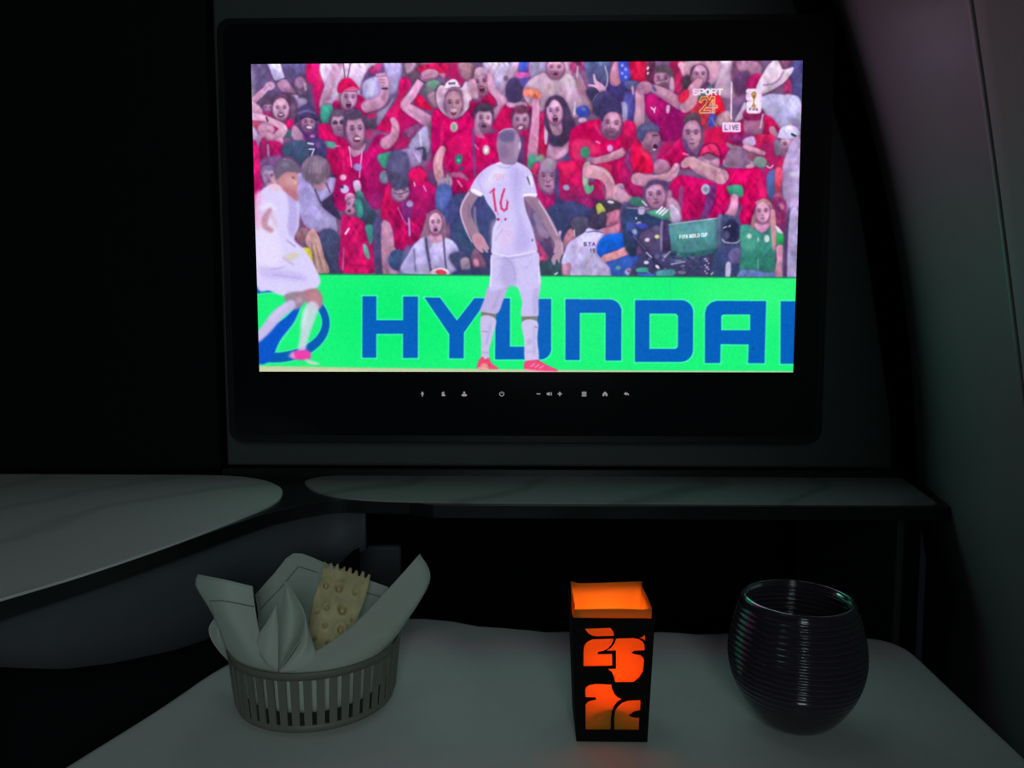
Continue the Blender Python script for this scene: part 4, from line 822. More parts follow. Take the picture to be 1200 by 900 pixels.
# grey panel round the monitor, its right side swept like the sidewall
right = [at_y(x, y, WY) for x, y in ((1046, 549), (1045, 500), (1037, 433), (1023, 333), (1007, 233), (980, 133), (955, 60), (930, 0))]
zb = at_y(600, 547, WY).z
xl = at_y(258, 300, WY).x
rc = catmull([(q.x, q.z, 0) for q in right] + [(.24, .64, 0), (.18, .70, 0)], 6)
outl = [(xl, zb)] + [(q[0], q[1]) for q in rc] + [(xl, .70)]
tag(bevel(slab('monitor_surround', outl, WY, .075, M_GREY, None, 'y'), .003), 'dark grey wall panel behind the large seat-back monitor', 'panel')
# its dark left neighbour, a full-height partition post
tag(bevel(box('partition_panel', -1.0, xl - .003, .02, .075, .112, 1.5, M_BLACK), .004), 'black partition panel to the left of the monitor above the console', 'panel')

# ---------------------------------------------------------------- ledge: dark slab with two pale inlays
ZT = .1078
con = [at_z(x, y, ZT) for x, y in ((200, 556.5), (262, 557.5), (300, 561), (322, 567.5), (331, 576), (322, 589), (280, 607.5), (200, 638), (100, 672), (0, 702))]
con = [(q.x, q.y) for q in con]
con_in = [(-.9, .018)] + [(q.x, q.y) for q in catmull([(a, b, 0) for a, b in con], 8)] + [(-.345, -.42), (-.41, -.52), (-.52, -.6), (-.9, -.62)]
she = [at_z(x, y, ZT) for x, y in ((430, 556.5), (385, 558), (362, 562), (358, 567), (372, 576), (410, 583.5), (480, 587), (600, 588.5))]
she_l = [(q.x, q.y) for q in catmull([(q.x, q.y, 0) for q in she], 6)]
a1, a2 = at_z(1100, 590.5, ZT), at_z(1052, 556.5, ZT)
she_in = she_l + [(a1.x - .004, a1.y), (a1.x, a1.y + .004), (a2.x, a2.y)]
outer = [(-.92, .019)] + [(-.3, .0195), (.41, .0195), (wall_x(.019, .1) , .019), (wall_x(-.09, .1) - .001, -.092), (wall_x(-.09, .1) - .006, -.099), (.3, -.0985), (-.08, -.0985)]
low = [at_z(x, y, .1) for x, y in ((480, 596), (430, 594.5), (395, 594), (360, 599), (320, 608), (280, 621), (200, 650), (100, 684), (0, 716))]
outer += [(q.x, q.y) for q in catmull([(q.x, q.y, 0) for q in low], 6)] + [(-.33, -.43), (-.40, -.535), (-.52, -.615), (-.92, -.64)]
led = thing('console_ledge', 'dark edged ledge running below the monitor and along the left console', 'ledge', (-.2, -.05, .1))
bevel(slab('slab', outer, .0945, .1062, M_EDGE, led), .0025, 3)
c_ = bevel(slab('console_inlay', con_in, .1062, .1080, M_TOP, led), .0006, 2); c_['label'] = 'wide pale inlay on the left console'
s_ = bevel(slab('shelf_inlay', she_in, .1062, .1080, M_SHELF, led), .0006, 2); s_['label'] = 'narrow pale inlay under the monitor'
box('back_strip', xl, .40, .0185, .0285, .1062, .1145, M_EDGE, led)

# console side panel below the ledge, following its curve; bottom edge dips to the left
def off(P, d):
    out = []
    for i, q in enumerate(P):
        t = (P[min(i + 1, len(P) - 1)] - P[max(i - 1, 0)]).normalized(); out.append(q + Vector((-t.y, t.x, 0)) * d)
    return out
edge = catmull([Vector((q.x, q.y, 0)) for q in [at_z(424, 594.6, .1)] + low[2:]] + [Vector((-.33, -.43, 0)), Vector((-.40, -.535, 0))], 6)
edge = off(edge, -.010)                                    # inset under the slab
n = len(edge)
_rim = ((-60, 779), (0, 781), (72, 783), (130, 776), (202, 761), (240, 748), (330, 706), (400, 668), (424, 645), (470, 630))
def _low_z(q):                                             # height at which the panel ends, along its own upright face
    z = -.02
    for _ in range(6):
        d = Vector((q.x, q.y, z)) - CAM; w = d.dot(FW); yy = np.interp(600 + FPX * d.dot(RT) / w, [a[0] for a in _rim], [a[1] for a in _rim])
        z += (450 - FPX * d.dot(UP) / w - yy) * w / FPX
    return max(z, -.12)
_bz = [_low_z(q) for q in edge if q.y > -.335]
_bz += [_bz[-1]] * (len(edge) - len(_bz))
def bottom_z(i): return _bz[i]
con_side = thing('side_console', 'grey curved console side below the left ledge', 'console', (-.33, -.2, -.72))
rows = [[Vector((q.x, q.y, .0948)) for q in edge], [Vector((q.x, q.y, (.0948 + bottom_z(i)) / 2)) for i, q in enumerate(edge)], [Vector((q.x, q.y, bottom_z(i))) for i, q in enumerate(edge)]]
solidify(mesh('side_panel', *grid_surface(rows), M_SIDEGREY, con_side, True), .006, 0)
rows = [[Vector((q.x - .006, q.y - .004, bottom_z(i) + .002)) for i, q in enumerate(edge)], [Vector((q.x - .03, q.y - .01, -.72)) for q in edge]]
solidify(mesh('plinth', *grid_surface(rows), M_BLACK, con_side, True), .006, 0)

# footwell lining under the shelf: a slightly paler cheek at the right, a divider at the left
tag(bevel(box('footwell_cheek', .345, .352, -.06, .2, -.72, .0942, M_GREY), .002), 'dark grey upright panel under the right end of the shelf', 'panel')
d0, d1 = at_y(424, 640, .02), at_y(470, 690, .02)
tag(bevel(box('footwell_divider', -.26, d1.x, .02, .03, -.5, d0.z, M_SIDEGREY), .003), 'dark grey divider in the footwell behind the bread basket', 'panel')

# ---------------------------------------------------------------- armrest between console and table
arm = thing('armrest', 'black leather armrest between the left console and the table', 'armrest', (-.33, -.33, -.72))
ap = [(-.222, -.16), (-.244, -.22), (-.268, -.30), (-.287, -.36), (-.31, -.44), (-.345, -.50), (-.362, -.49), (-.328, -.42), (-.306, -.355), (-.285, -.29), (-.262, -.225), (-.240, -.165)]
ap = [(q.x, q.y) for q in catmull([(a, b, 0) for a, b in ap], 4, True)]
bevel(slab('pad', ap, -.115, -.075, M_LEATHER, arm), .012, 4)
q = at_z(28, 878, -.075); q2 = at_z(3, 782, -.02)
bevel(box('latch', q.x - .006, q.x + .004, q.y - .004, q.y + .004, -.0755, -.0725, M_METAL, arm), .001)

# ---------------------------------------------------------------- monitor
mon = thing('seatback_monitor', 'large wall-mounted monitor with a black frame showing a football match', 'monitor', (0, .0, .1459))
bevel(slab('housing', round_rect(-.2982, .2957, .1458, .5588, .013), .0006, .0298, M_FRAME, mon, 'y'), .0025, 3)
slab('glass_front', round_rect(-.2915, .2885, .153, .553, .009), -.0006, .0008, M_GLASS_BLACK, mon, 'y')
img = bpy.data.images.new('football_broadcast', PW, PH, alpha=False, float_buffer=False)
art = paint_broadcast()
px = np.ones((PH, PW, 4), np.float32); px[..., :3] = art[::-1]
img.pixels.foreach_set(px.ravel()); img.update(); img.pack()
md = bpy.data.materials.new('lit display picture'); md.use_nodes = True
nt = md.node_tree; b = nt.nodes['Principled BSDF']; b.inputs['Base Color'].default_value = (.01, .01, .01, 1); b.inputs['Roughness'].default_value = .3; b.inputs['Specular IOR Level'].default_value = .05
ti = nt.nodes.new('ShaderNodeTexImage'); ti.image = img; ti.extension = 'EXTEND'; uvn = nt.nodes.new('ShaderNodeUVMap'); uvn.uv_map = 'UVMap'
nt.links.new(uvn.outputs[0], ti.inputs[0]); nt.links.new(ti.outputs[0], b.inputs['Emission Color']); b.inputs['Emission Strength'].default_value = 1.0
DX, DZ0, DZ1 = .265, .2171, .5151
dm = bpy.data.meshes.new('display'); dm.from_pydata([(-DX, -.0008, DZ0), (DX, -.0008, DZ0), (DX, -.0008, DZ1), (-DX, -.0008, DZ1)], [], [(0, 1, 2, 3)])
uv = dm.uv_layers.new(name='UVMap')
for i, c in enumerate(((0, 0), (1, 0), (1, 1), (0, 1))): uv.data[i].uv = c
link('display', dm, md, mon)
def icon(x, polys, lab):
    c = at_y(x, 461.6, -.0009); s = .0042; V, F = [], []
    for P in polys:
        k = len(V); V += [(c.x + a * s, -.0007, c.z + h * s) for a, h in P] + [(c.x + a * s, -.0012, c.z + h * s) for a, h in P]
        tri = tessellate_polygon([[Vector((a, h, 0)) for a, h in P]]); m_ = len(P)
        F += [tuple(k + i for i in t) for t in tri] + [tuple(k + m_ + i for i in t) for t in tri] + [(k + i, k + (i + 1) % m_, k + m_ + (i + 1) % m_, k + m_ + i) for i in range(m_)]
    o = mesh('touch_icon', V, F, M_ICON, mon); o['label'] = lab
def disc(cx, cz, r, n=10): return [(cx + r * math.cos(2 * math.pi * i / n), cz + r * math.sin(2 * math.pi * i / n)) for i in range(n)]
def arc_ring(r0, r1, a0, a1, n=14):
    A = [math.radians(a0 + (a1 - a0) * i / n) for i in range(n + 1)]
    return [(r1 * math.cos(a), r1 * math.sin(a)) for a in A] + [(r0 * math.cos(a), r0 * math.sin(a)) for a in reversed(A)]
icon(495, [[(-.16, .5), (.16, .5), (.16, .1), (-.16, .1)], [(-.4, .1), (.4, .1), (0, -.45)], [(-.1, -.4), (.1, -.4), (.1, -.62), (-.1, -.62)]], 'lit downward light icon')
icon(519.6, [disc(.02, .32, .22), [(-.4, -.5), (.4, -.5), (.3, -.02), (-.3, -.02)], [(-.45, .2), (-.3, .3), (.5, -.4), (.38, -.52)]], 'lit seat icon with a slash')
icon(544, [disc(0, .32, .24), [(-.62, -.42), (-.3, -.56), (.3, -.56), (.62, -.42), (.62, -.2), (.24, 0), (-.24, 0), (-.62, -.2)]], 'lit cabin crew icon')
icon(588, [arc_ring(.42, .58, 125, 415), [(-.07, .62), (.07, .62), (.07, .05), (-.07, .05)]], 'lit round power icon')
icon(631, [[(-.45, .1), (.45, .1), (.45, -.1), (-.45, -.1)]], 'lit minus icon')
icon(644, [[(-.66, -.22), (-.36, -.22), (.0, -.5), (.0, .5), (-.36, .22), (-.66, .22)], [(.16, -.3), (.28, -.3), (.28, .3), (.16, .3)], [(.42, -.42), (.54, -.42), (.54, .42), (.42, .42)]], 'lit loudspeaker icon')
icon(656, [[(-.5, .13), (-.13, .13), (-.13, .5), (.13, .5), (.13, .13), (.5, .13), (.5, -.13), (.13, -.13), (.13, -.5), (-.13, -.5), (-.13, -.13), (-.5, -.13)]], 'lit plus icon')
icon(684.5, [[(-.52, .1 + .4 * i), (.52, .1 + .4 * i), (.52, -.16 + .4 * i), (-.52, -.16 + .4 * i)] for i in (-1, 0, 1)], 'lit menu list icon')
icon(709, [[(-.56, .0), (0, .56), (.56, .0), (.56, -.5), (.16, -.5), (.16, -.12), (-.16, -.12), (-.16, -.5), (-.56, -.5)]], 'lit house icon')
icon(734, [[(-.6, .04), (-.02, .46), (-.02, .2), (.3, .2), (.56, -.06), (.56, -.42), (.3, -.12), (-.02, -.12), (-.02, -.38)]], 'lit back arrow icon')

# ---------------------------------------------------------------- table and cloth
tab = thing('tray_table', 'pull-out tray table under the white tablecloth', 'table', (.05, -.3, -.03))
oc = [at_z(x, y, 0) for x, y in ((75, 900), (180, 835), (262, 780))]
TO = [(-.335, -.50), (-.30, -.40)] + [(q.x, q.y) for q in oc] + [(-.205, -.125), (-.165, -.094), (-.103, -.0915), (-.0403, -.1056), (.0048, -.114), (.1, -.1175), (.1806, -.1195), (.27, -.1205)]
TO += [(.298, -.124), (.312, -.140), (.3155, -.165), (.312, -.237), (.3095, -.305)]
TO = [(q.x, q.y) for q in catmull([(a, b, 0) for a, b in TO], 5)] + [(.245, -.50)]
cx, cy = .03, -.3
slab('top', [(cx + (a - cx) * .97, cy + (b_ - cy) * .97) for a, b_ in TO], -.024, -.0065, M_GREY, tab)
box('support_arm', .17, .23, -.46, -.15, -.05, -.024, M_EDGE, tab)
# cloth: rings from the middle to the hem, rolling over the edge and hanging down
random.seed(4)
def wr(x, y):                                              # soft creases near the far edge and lengthwise fold marks
    z = .0014 * math.sin(95 * x + 30 * y) * max(0, 1 - ((y + .13) / .10) ** 2) * (1 if y > -.23 else 0)
    z += .0024 * math.exp(-((x - .012 + .2 * (y + .12)) / .006) ** 2) * math.exp(-((y + .12) / .07) ** 2)
    z += .0030 * math.exp(-((x + .075 - .9 * (y + .12)) / .018) ** 2) * math.exp(-((y + .12) / .06) ** 2)
    z += .0007 * math.sin(23 * x + 1) * math.sin(17 * y)
    return z
rows = []
for s in [0.02] + [.08 * i for i in range(1, 12)] + [.92, .96, .985, .995]:
    rows.append([Vector((cx + (a - cx) * s, cy + (b_ - cy) * s, wr(cx + (a - cx) * s, cy + (b_ - cy) * s) * (1 - .3 * s))) for a, b_ in TO])
for sx, dz in ((1.0, -.0012), (1.004, -.0045), (1.005, -.015), (1.007, -.035), (1.008, -.06)):
    rows.append([Vector((cx + (a - cx) * sx + .002 * math.sin(60 * (a + b_)) * (-dz / .06), cy + (b_ - cy) * sx + .002 * math.cos(70 * (a - b_)) * (-dz / .06), dz + wr(a, b_) * .6)) for a, b_ in TO])
V, F = grid_surface([r + [r[0]] for r in rows])
n_ = len(TO) + 1
V.append(Vector((cx, cy, wr(cx, cy)))); F += [(len(V) - 1, j + 1, j) for j in range(n_ - 1)]
me = bpy.data.meshes.new('tablecloth'); me.from_pydata([tuple(v) for v in V], [], F); me.update()
bm = bmesh.new(); bm.from_mesh(me); bmesh.ops.remove_doubles(bm, verts=bm.verts, dist=1e-6); bmesh.ops.recalc_face_normals(bm, faces=bm.faces); bm.to_mesh(me); bm.free()
tc_ = link('tablecloth', me, M_CLOTH, None, True)
tag(tc_, 'plain white tablecloth laid over the tray table', 'tablecloth')

# ---------------------------------------------------------------- bread basket
BC = Vector((-.1475, -.2345, .001)); BR0, BR1, BH = .0555, .0600, .0
rimz = at_y(352, 790, BC.y - BR1).z - .001
bas = thing('bread_basket', 'round taupe basket with narrow upright slots at the left of the table', 'basket', BC)
def rad(z): return BR0 + (BR1 - BR0) * z / rimz
T_ = .0012
zb0, zb1 = .007, rimz - .0052
lathe('base', [(0, .0006), (BR0 - .004, .0006), (BR0 - .0012, .0015), (rad(zb0), zb0), (rad(zb0) - T_, zb0), (BR0 - .004, .0024), (0, .0024)], BC, M_BASKET, bas, 90)
lathe('rim', [(rad(zb1), zb1), (rad(rimz) + .0003, rimz - .001), (rad(rimz) + .0002, rimz), (rad(rimz) - T_, rimz), (rad(rimz) - T_ - .0002, rimz - .001), (rad(zb1) - T_, zb1)], BC, M_BASKET, bas, 90, True)
NS = 45; w0 = 2 * math.pi / NS * .62
bar = None
for k in range(NS):
    if bar is None:
        V = []
        for z in (zb0, zb1):
            for r_, s in ((rad(z), -1), (rad(z), 0), (rad(z), 1), (rad(z) - T_, 1), (rad(z) - T_, 0), (rad(z) - T_, -1)):
                V.append((r_ * math.cos(s * w0 / 2), r_ * math.sin(s * w0 / 2), z))
        F = [(i, (i + 1) % 6, 6 + (i + 1) % 6, 6 + i) for i in range(6)] + [(0, 1, 4, 5), (1, 2, 3, 4), (6, 7, 10, 11), (7, 8, 9, 10)]
        bar = bpy.data.meshes.new('slat'); bar.from_pydata(V, [], F); bar.update()
        bm = bmesh.new(); bm.from_mesh(bar); bmesh.ops.recalc_face_normals(bm, faces=bm.faces); bm.to_mesh(bar); bm.free(); bar.materials.append(M_BASKET)
    o = bpy.data.objects.new('slat', bar); COL.objects.link(o); o.parent = bas; o.rotation_euler = (0, 0, 2 * math.pi * k / NS)

# ---------------------------------------------------------------- napkin in the basket
def C3(T): return [at_y(x, y, Y) for x, y, Y in T]
def loft(curves, nu=18, nv=16):
    cs = []
    for c in curves:
        p_ = catmull(c, 12); L = [0]
        for a, b_ in zip(p_[:-1], p_[1:]): L.append(L[-1] + (b_ - a).length)
        out = []
        for i in range(nu + 1):
            s = L[-1] * i / nu; j = min(max(int(np.searchsorted(L, s)), 1), len(L) - 1); d = (L[j] - L[j - 1]) or 1
            out.append(p_[j - 1].lerp(p_[j], (s - L[j - 1]) / d))
        cs.append(out)
    rows = []
    cols = [catmull([c[i] for c in cs], max(1, nv // (len(cs) - 1))) for i in range(nu + 1)]
    for j in range(len(cols[0])): rows.append([cols[i][j] for i in range(nu + 1)])
    return grid_surface(rows)
def rim_pt(th, dr=-.003, dz=0.): w = math.radians(th); return Vector((BC.x + (rad(rimz) + dr) * math.cos(w), BC.y + (rad(rimz) + dr) * math.sin(w), BC.z + rimz + dz))
patches = [
    # right flap
    loft([[rim_pt(-108, -.004, -.004), rim_pt(-80, -.004, -.004), rim_pt(-55, -.004, -.003), rim_pt(-30, -.004, -.002), rim_pt(-8, -.004, -.002)],
          C3([(326, 788, -.289), (384, 778, -.284), (424, 757, -.270), (470, 720, -.246), (503, 683, -.226)]),
          C3([(327, 785, -.286), (371, 763, -.279), (413, 733, -.263), (455, 690, -.240), (492, 649, -.220)])]),
    # left flap
    loft([C3([(232, 673, -.250), (229, 686, -.251), (246, 714, -.254), (259, 742, -.255), (270, 775, -.262)]),
          C3([(262, 679, -.268), (262, 700, -.270), (272, 728, -.274), (284, 752, -.278), (298, 785, -.2815)]),
          C3([(296, 687, -.264), (299, 712, -.267), (304, 741, -.275), (313, 764, -.283), (326, 788, -.290)])]),
    # loop at the far left
    loft([C3([(253, 723, -.246), (245, 735, -.243), (247, 748, -.243), (256, 762, -.246), (268, 775, -.256)]),
          C3([(257, 728, -.236), (256, 742, -.236), (259, 754, -.240), (264, 764, -.246), (272, 778, -.258)]),
          C3([(253, 723, -.246), (262, 742, -.250), (268, 756, -.253), (272, 768, -.258), (280, 781, -.268)])]),
    # curled corner in the middle: the hollow, the bright front fold, the little peak
    loft([C3([(334, 681, -.262), (328, 708, -.268), (320, 738, -.272), (318, 762, -.279), (325, 785, -.288)]),
          C3([(334, 681, -.262), (340, 708, -.258), (342, 735, -.256), (337, 760, -.266), (326, 785, -.287)]),
          C3([(334, 681, -.262), (347, 700, -.268), (357, 721, -.275), (352, 749, -.281), (327, 786, -.290)])]),
    loft([C3([(357, 720, -.275), (353, 748, -.281), (343, 767, -.285), (326, 788, -.2905)]),
          C3([(358, 721, -.277), (359, 750, -.284), (352, 770, -.2865), (332, 789, -.2905)]),
          C3([(358, 722, -.275), (364, 745, -.278), (370, 764, -.280), (372, 782, -.284)])], 14, 10),
    loft([C3([(324, 709, -.277), (312, 730, -.279), (304, 742, -.279), (300, 760, -.281)]),
          C3([(324, 710, -.277), (318, 735, -.282), (313, 755, -.284), (312, 778, -.287)]),
          C3([(324, 711, -.276), (326, 735, -.279), (326, 760, -.283), (326, 787, -.289)])], 12, 10),
    # back flap
    loft([C3([(299, 697, -.205), (322, 671, -.195), (345, 648, -.186), (382, 660, -.180), (425, 677, -.182), (455, 688, -.190)]),
          C3([(302, 730, -.215), (325, 715, -.205), (350, 710, -.196), (385, 712, -.192), (425, 718, -.196), (450, 722, -.204)]),
          [rim_pt(172, -.006, -.01), rim_pt(140, -.006, -.01), rim_pt(115, -.008, -.01), rim_pt(80, -.008, -.01), rim_pt(45, -.007, -.01), rim_pt(15, -.006, -.008)]]),
    # bowl of the napkin down inside the basket
    loft([[rim_pt(a, -.006, -.006) for a in range(0, 361, 30)],
          [Vector((BC.x + .048 * math.cos(math.radians(a)), BC.y + .048 * math.sin(math.radians(a)), BC.z + .012)) for a in range(0, 361, 30)],
          [Vector((BC.x + .002 * math.cos(math.radians(a)), BC.y + .002 * math.sin(math.radians(a)), BC.z + .0055)) for a in range(0, 361, 30)]], 48, 10),
]
V, F = [], []
for v, f in patches:
    k = len(V); V += v; F += [tuple(i + k for i in q) for q in f]
nap = mesh('napkin', V, F, M_NAPKIN, None, True)
solidify(nap, .0004, 0)
tag(nap, 'white napkin with a thin border line folded open inside the basket', 'napkin')
tree = BVHTree.FromPolygons([tuple(v) for v in V], F)
def on_cloth(T):
    out = []
    for x, y in T:
        h = tree.ray_cast(CAM, ray(x, y).normalized())
        if h[0] is not None: out.append(h[0] - ray(x, y).normalized() * .0003)
    return out
def dense(T, n=6): return [(q.x, q.y) for a, b_ in zip(T[:-1], T[1:]) for q in [Vector((a[0], a[1])).lerp(Vector((b_[0], b_[1])), k / n) for k in range(n)]] + [T[-1]]
for T in ([(251, 722), (246, 704), (262, 704), (298, 711)], [(305, 714), (328, 690), (350, 664), (372, 671)], [(427, 694), (446, 699)]):
    P = on_cloth(dense(T))
    if len(P) > 2: tube('border_line', P, .00035, M_STITCH, nap, 5)

# ---------------------------------------------------------------- cracker
NU, NV = 44, 60
rng = np.random.default_rng(3)
TL, TR, BL, BR = at_y(378, 664, -.206), at_y(433, 679, -.203), at_y(352, 772, -.246), at_y(404, 780, -.243)
nrm = (TR - TL).cross(BL - TL).normalized()
if nrm.y > 0: nrm = -nrm
dents = [(.16, .2, .06), (.44, .2, .075), (.78, .2, .05), (.3, .44, .05), (.62, .42, .085), (.12, .5, .04), (.88, .5, .04), (.35, .62, .05), (.7, .64, .075), (.5, .8, .05), (.2, .78, .05)]
Vf, Vb = [], []
for j in range(NV + 1):
    v = j / NV
    for i in range(NU + 1):
        u = i / NU
        e_ = .022 * math.sin(9 * v + 1) if i == 0 else (.02 * math.sin(8 * v) if i == NU else 0)
        P = TL.lerp(TR, u + e_).lerp(BL.lerp(BR, u + e_), v)
        if j == 0: P += (TL - BL).normalized() * (.0034 * (1 if (i // 3) % 2 == 0 else -.12) + .0005 * rng.normal())
        h = .0022 * (math.sin(2.2 * math.pi * u * 1.6 + .6) * math.sin(2.2 * math.pi * v * 1.7 + .3)) + .003 * (1 - (2 * u - 1) ** 2)
        for du, dv, s in dents:
            d2 = ((u - du) / s) ** 2 + ((v - dv) / (s * .62)) ** 2; h -= .0085 * math.exp(-d2 * d2 * 2.2); h += .0009 * math.exp(-(math.sqrt(d2) - 1.5) ** 2 * 5)
        h += .0002 * rng.normal()
        Vf.append(P + nrm * (h + .0012)); Vb.append(P + nrm * (h - .0012))
def gi(i, j): return j * (NU + 1) + i
F = []; N_ = len(Vf)
for j in range(NV):
    for i in range(NU):
        F += [(gi(i, j), gi(i + 1, j), gi(i + 1, j + 1), gi(i, j + 1)), (N_ + gi(i, j), N_ + gi(i, j + 1), N_ + gi(i + 1, j + 1), N_ + gi(i + 1, j))]
ringi = [gi(i, 0) for i in range(NU)] + [gi(NU, j) for j in range(NV)] + [gi(i, NV) for i in range(NU, 0, -1)] + [gi(0, j) for j in range(NV, 0, -1)]
for a, b_ in zip(ringi, ringi[1:] + ringi[:1]): F.append((a, b_, N_ + b_, N_ + a))
tag(mesh('cracker', Vf + Vb, F, M_CRACKER, None, True), 'pale bubbly flatbread cracker with a ragged top edge standing in the napkin', 'cracker')

# ---------------------------------------------------------------- paper lantern
LB = [at_z(676, 869, .001), at_z(758, 869, .001)]
yf = (LB[0].y + LB[1].y) / 2; xa, xb = LB[0].x, LB[1].x
ft = [at_y(671, 722, yf - .003), at_y(767, 727, yf - .003)]
LH = (ft[0].z + ft[1].z) / 2; xa1, xb1 = ft[0].x, ft[1].x
dep0, dep1 = .045, .051
lan = thing('paper_lantern', 'black cut-paper lantern with an orange glowing liner in the middle of the table', 'lantern', ((xa + xb) / 2, yf + .02, .001))
B4 = [Vector((xa, yf, .001)), Vector((xb, yf, .001)), Vector((xb, yf + dep0, .001)), Vector((xa, yf + dep0, .001))]
T4 = [Vector((xa1, yf - .003, LH)), Vector((xb1, yf - .003, LH)), Vector((xb1, yf - .003 + dep1, LH)), Vector((xa1, yf - .003 + dep1, LH))]
def lp(k, u, v, inset=0.):                                # point of lantern wall k; u along it, v up
    a, b_ = k, (k + 1) % 4; P = B4[a].lerp(B4[b_], u).lerp(T4[a].lerp(T4[b_], u), v)
    if inset:
        nn = (B4[b_] - B4[a]).cross(T4[a] - B4[a]).normalized(); P = P - nn * inset
    return P
_fq = ((671, 722), (767, 727), (758, 869), (676, 869))
HL = homography(_fq, ((0, 1), (1, 1), (1, 0), (0, 0)))
def crop_uv(T):
    out = []
    for q in T.split():
        X, Y = map(float, q.split(',')); h = HL @ np.array([640 + X / 4.288, 670 + Y / 4.288, 1]); out.append((h[0] / h[2], h[1] / h[2]))
    return out
CUTS = ['195,287 325,287 336,300 343,318 344,334 262,334 238,331 215,316',
        '190,402 195,380 208,362 235,348 341,348 340,362 330,384 314,402 292,414 264,419 262,430 335,430 335,493 190,493',
        '356,348 440,348 468,355 485,368 495,388 495,417 446,418 431,427 446,434 474,440 486,452 492,468 487,525 468,556 440,577 350,577 344,550 332,524 312,508 354,508 354,414 305,414 330,396 346,374',
        '466,350 484,344 496,330 499,366 484,354',
        '198,608 206,596 222,588 250,583 330,587 334,610 346,634 362,650 384,658 360,672 342,694 332,722 328,756 328,802 200,802 200,684 212,670 230,664 253,660 252,651 200,650',
        '474,664 474,712 444,718 418,737 440,744 468,746 468,802 345,802 345,738 350,712 362,694 384,676 412,666']
cu = bpy.data.curves.new('cut', 'CURVE'); cu.dimensions = '2D'; cu.fill_mode = 'BOTH'
def spl(P):
    s = cu.splines.new('POLY'); s.points.add(len(P) - 1); s.use_cyclic_u = True
    for i, q in enumerate(P): s.points[i].co = (q[0], q[1], 0, 1)
spl([(0, 0), (1, 0), (1, 1), (0, 1)])
for c in CUTS: spl(crop_uv(c))
co = bpy.data.objects.new('cut', cu); COL.objects.link(co); bpy.context.view_layer.update()
fm = bpy.data.meshes.new_from_object(co.evaluated_get(bpy.context.evaluated_depsgraph_get()))
uvs = [(v.co.x, v.co.y) for v in fm.vertices]; faces = [tuple(p_.vertices) for p_ in fm.polygons]
bpy.data.objects.remove(co); bpy.data.curves.remove(cu); bpy.data.meshes.remove(fm)
SOLID = ([(0, 0), (1, 0), (1, 1), (0, 1)], [(0, 1, 2, 3)])
NAMES = ['front_sleeve', 'right_sleeve', 'back_sleeve', 'left_sleeve']
for k in range(4):
    o = solidify(mesh(NAMES[k], [lp(k, u, v) for u, v in (uvs if k == 0 else SOLID[0])], faces if k == 0 else SOLID[1], M_SLEEVE, lan), .0006, 0)
# liner: open square tube, a little taller at the back than the sleeve, its lip slightly wavy
rows = []
for j in range(13):
    v = j / 12 * 1.0; r = []
    for k in range(4):
        for i in range(8):
            u = i / 8; top = (1.055 if k == 0 else 1.07) + .01 * math.sin(3 * u + k)
            P = lp(k, u, v * top, .0012); c_ = Vector(((xa + xb) / 2, yf + .022, P.z)); r.append(P.lerp(c_, .03))
    rows.append(r + [r[0]])
solidify(mesh('liner', *grid_surface(rows), M_LINER, lan, True), .0003, 0)
mesh('floor_card', [q + Vector((0, 0, .0004)) for q in B4] + [q + Vector((0, 0, .0012)) for q in B4], box_geo(0, 1, 0, 1, 0, 1)[1] and [(0, 1, 2, 3), (4, 5, 6, 7), (0, 1, 5, 4), (1, 2, 6, 5), (2, 3, 7, 6), (3, 0, 4, 7)], M_SLEEVE, lan)
lc = Vector(((xa + xb) / 2, yf + dep0 / 2, .0024))
tea = thing('led_tealight', 'small electric tea light standing inside the paper lantern', 'candle', lc)
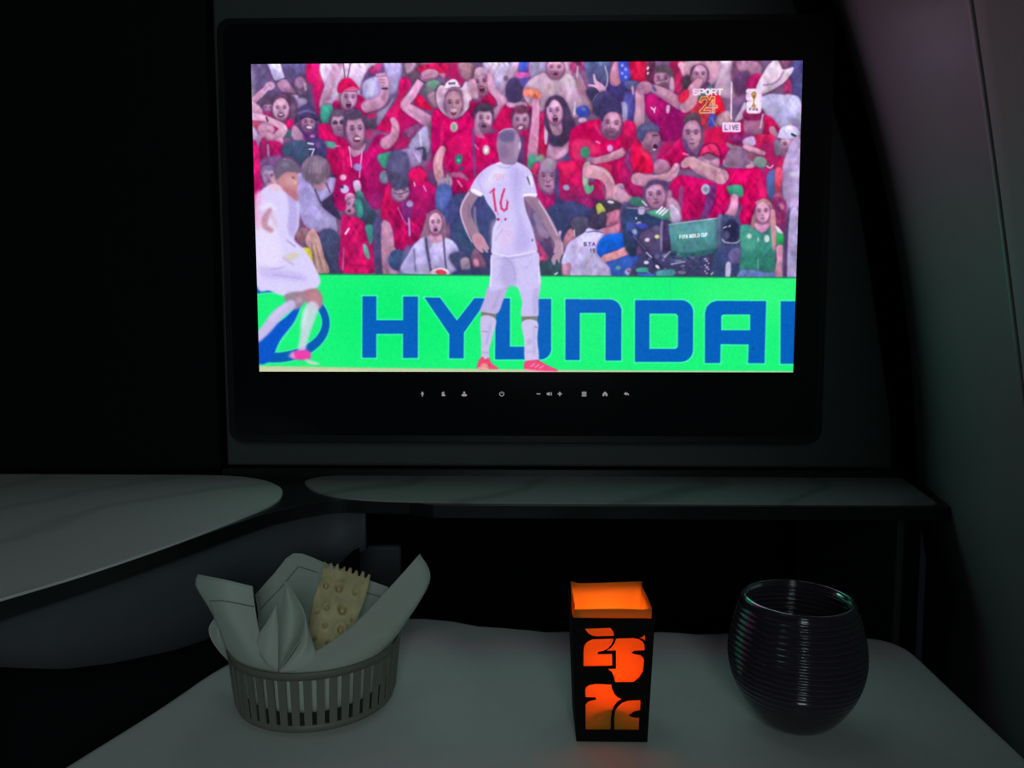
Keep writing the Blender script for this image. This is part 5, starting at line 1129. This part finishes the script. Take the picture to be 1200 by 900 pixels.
lathe('body', [(0, 0), (.0200, 0), (.0205, .001), (.0205, .0205), (.0190, .0215), (.004, .0200), (0, .0200)], lc, M_CANDLE, tea, 32)
lathe('flame', [(0, .0200), (.0032, .022), (.0042, .026), (.0028, .032), (0, .038)], lc, M_FLAME, tea, 20)
ld = bpy.data.lights.new('tealight_glow', 'POINT'); ld.energy = .065; ld.color = (1, .5, .14); ld.shadow_soft_size = .004
lo = bpy.data.objects.new('tealight_glow', ld); COL.objects.link(lo); lo.location = lc + Vector((0, 0, .046))

# ---------------------------------------------------------------- ribbed glass
GC = Vector((.1815, -.2660, .001))
GZ = at_y(943, 705, GC.y).z - GC.z
outer_p = [(0, .0), (.014, .0), (.0185, .0012), (.024, .0045), (.0305, .0115), (.0365, .0210), (.0408, .0320), (.0430, .0430), (.0432, .0520), (.0420, .0620), (.0392, .0740), (.0352, .0860), (.0328, GZ - .002), (.0322, GZ - .0003)]
op = [(q.x, q.y) for q in catmull([(a, b_, 0) for a, b_ in outer_p], 14)]
L = [0]
for a, b_ in zip(op[:-1], op[1:]): L.append(L[-1] + math.hypot(b_[0] - a[0], b_[1] - a[1]))
prof = []
NP_ = 420
for i in range(NP_ + 1):
    s = L[-1] * i / NP_; j = min(max(int(np.searchsorted(L, s)), 1), len(L) - 1); t = (s - L[j - 1]) / ((L[j] - L[j - 1]) or 1)
    r_, z = op[j - 1][0] * (1 - t) + op[j][0] * t, op[j - 1][1] * (1 - t) + op[j][1] * t
    if z > .018: r_ += .00062 * math.cos(2 * math.pi * z / .0036) * min(1, (z - .018) / .02) * min(1, (GZ - z) / .004)
    prof.append((r_, z))
inner = [(max(0, r_ - .0012), max(z, .0055)) for r_, z in prof[::-1] if z > .0052]
prof = [q for q in prof] + [(prof[-1][0] - .0004, GZ + .0002), (prof[-1][0] - .0008, GZ + .0002)] + [(r_, z) for r_, z in inner] + [(0, .0055)]
gl = lathe('tumbler', prof, GC, M_TUMBLER, None, 96)
tag(gl, 'dark purple ribbed stemless tumbler at the right of the table', 'glass')
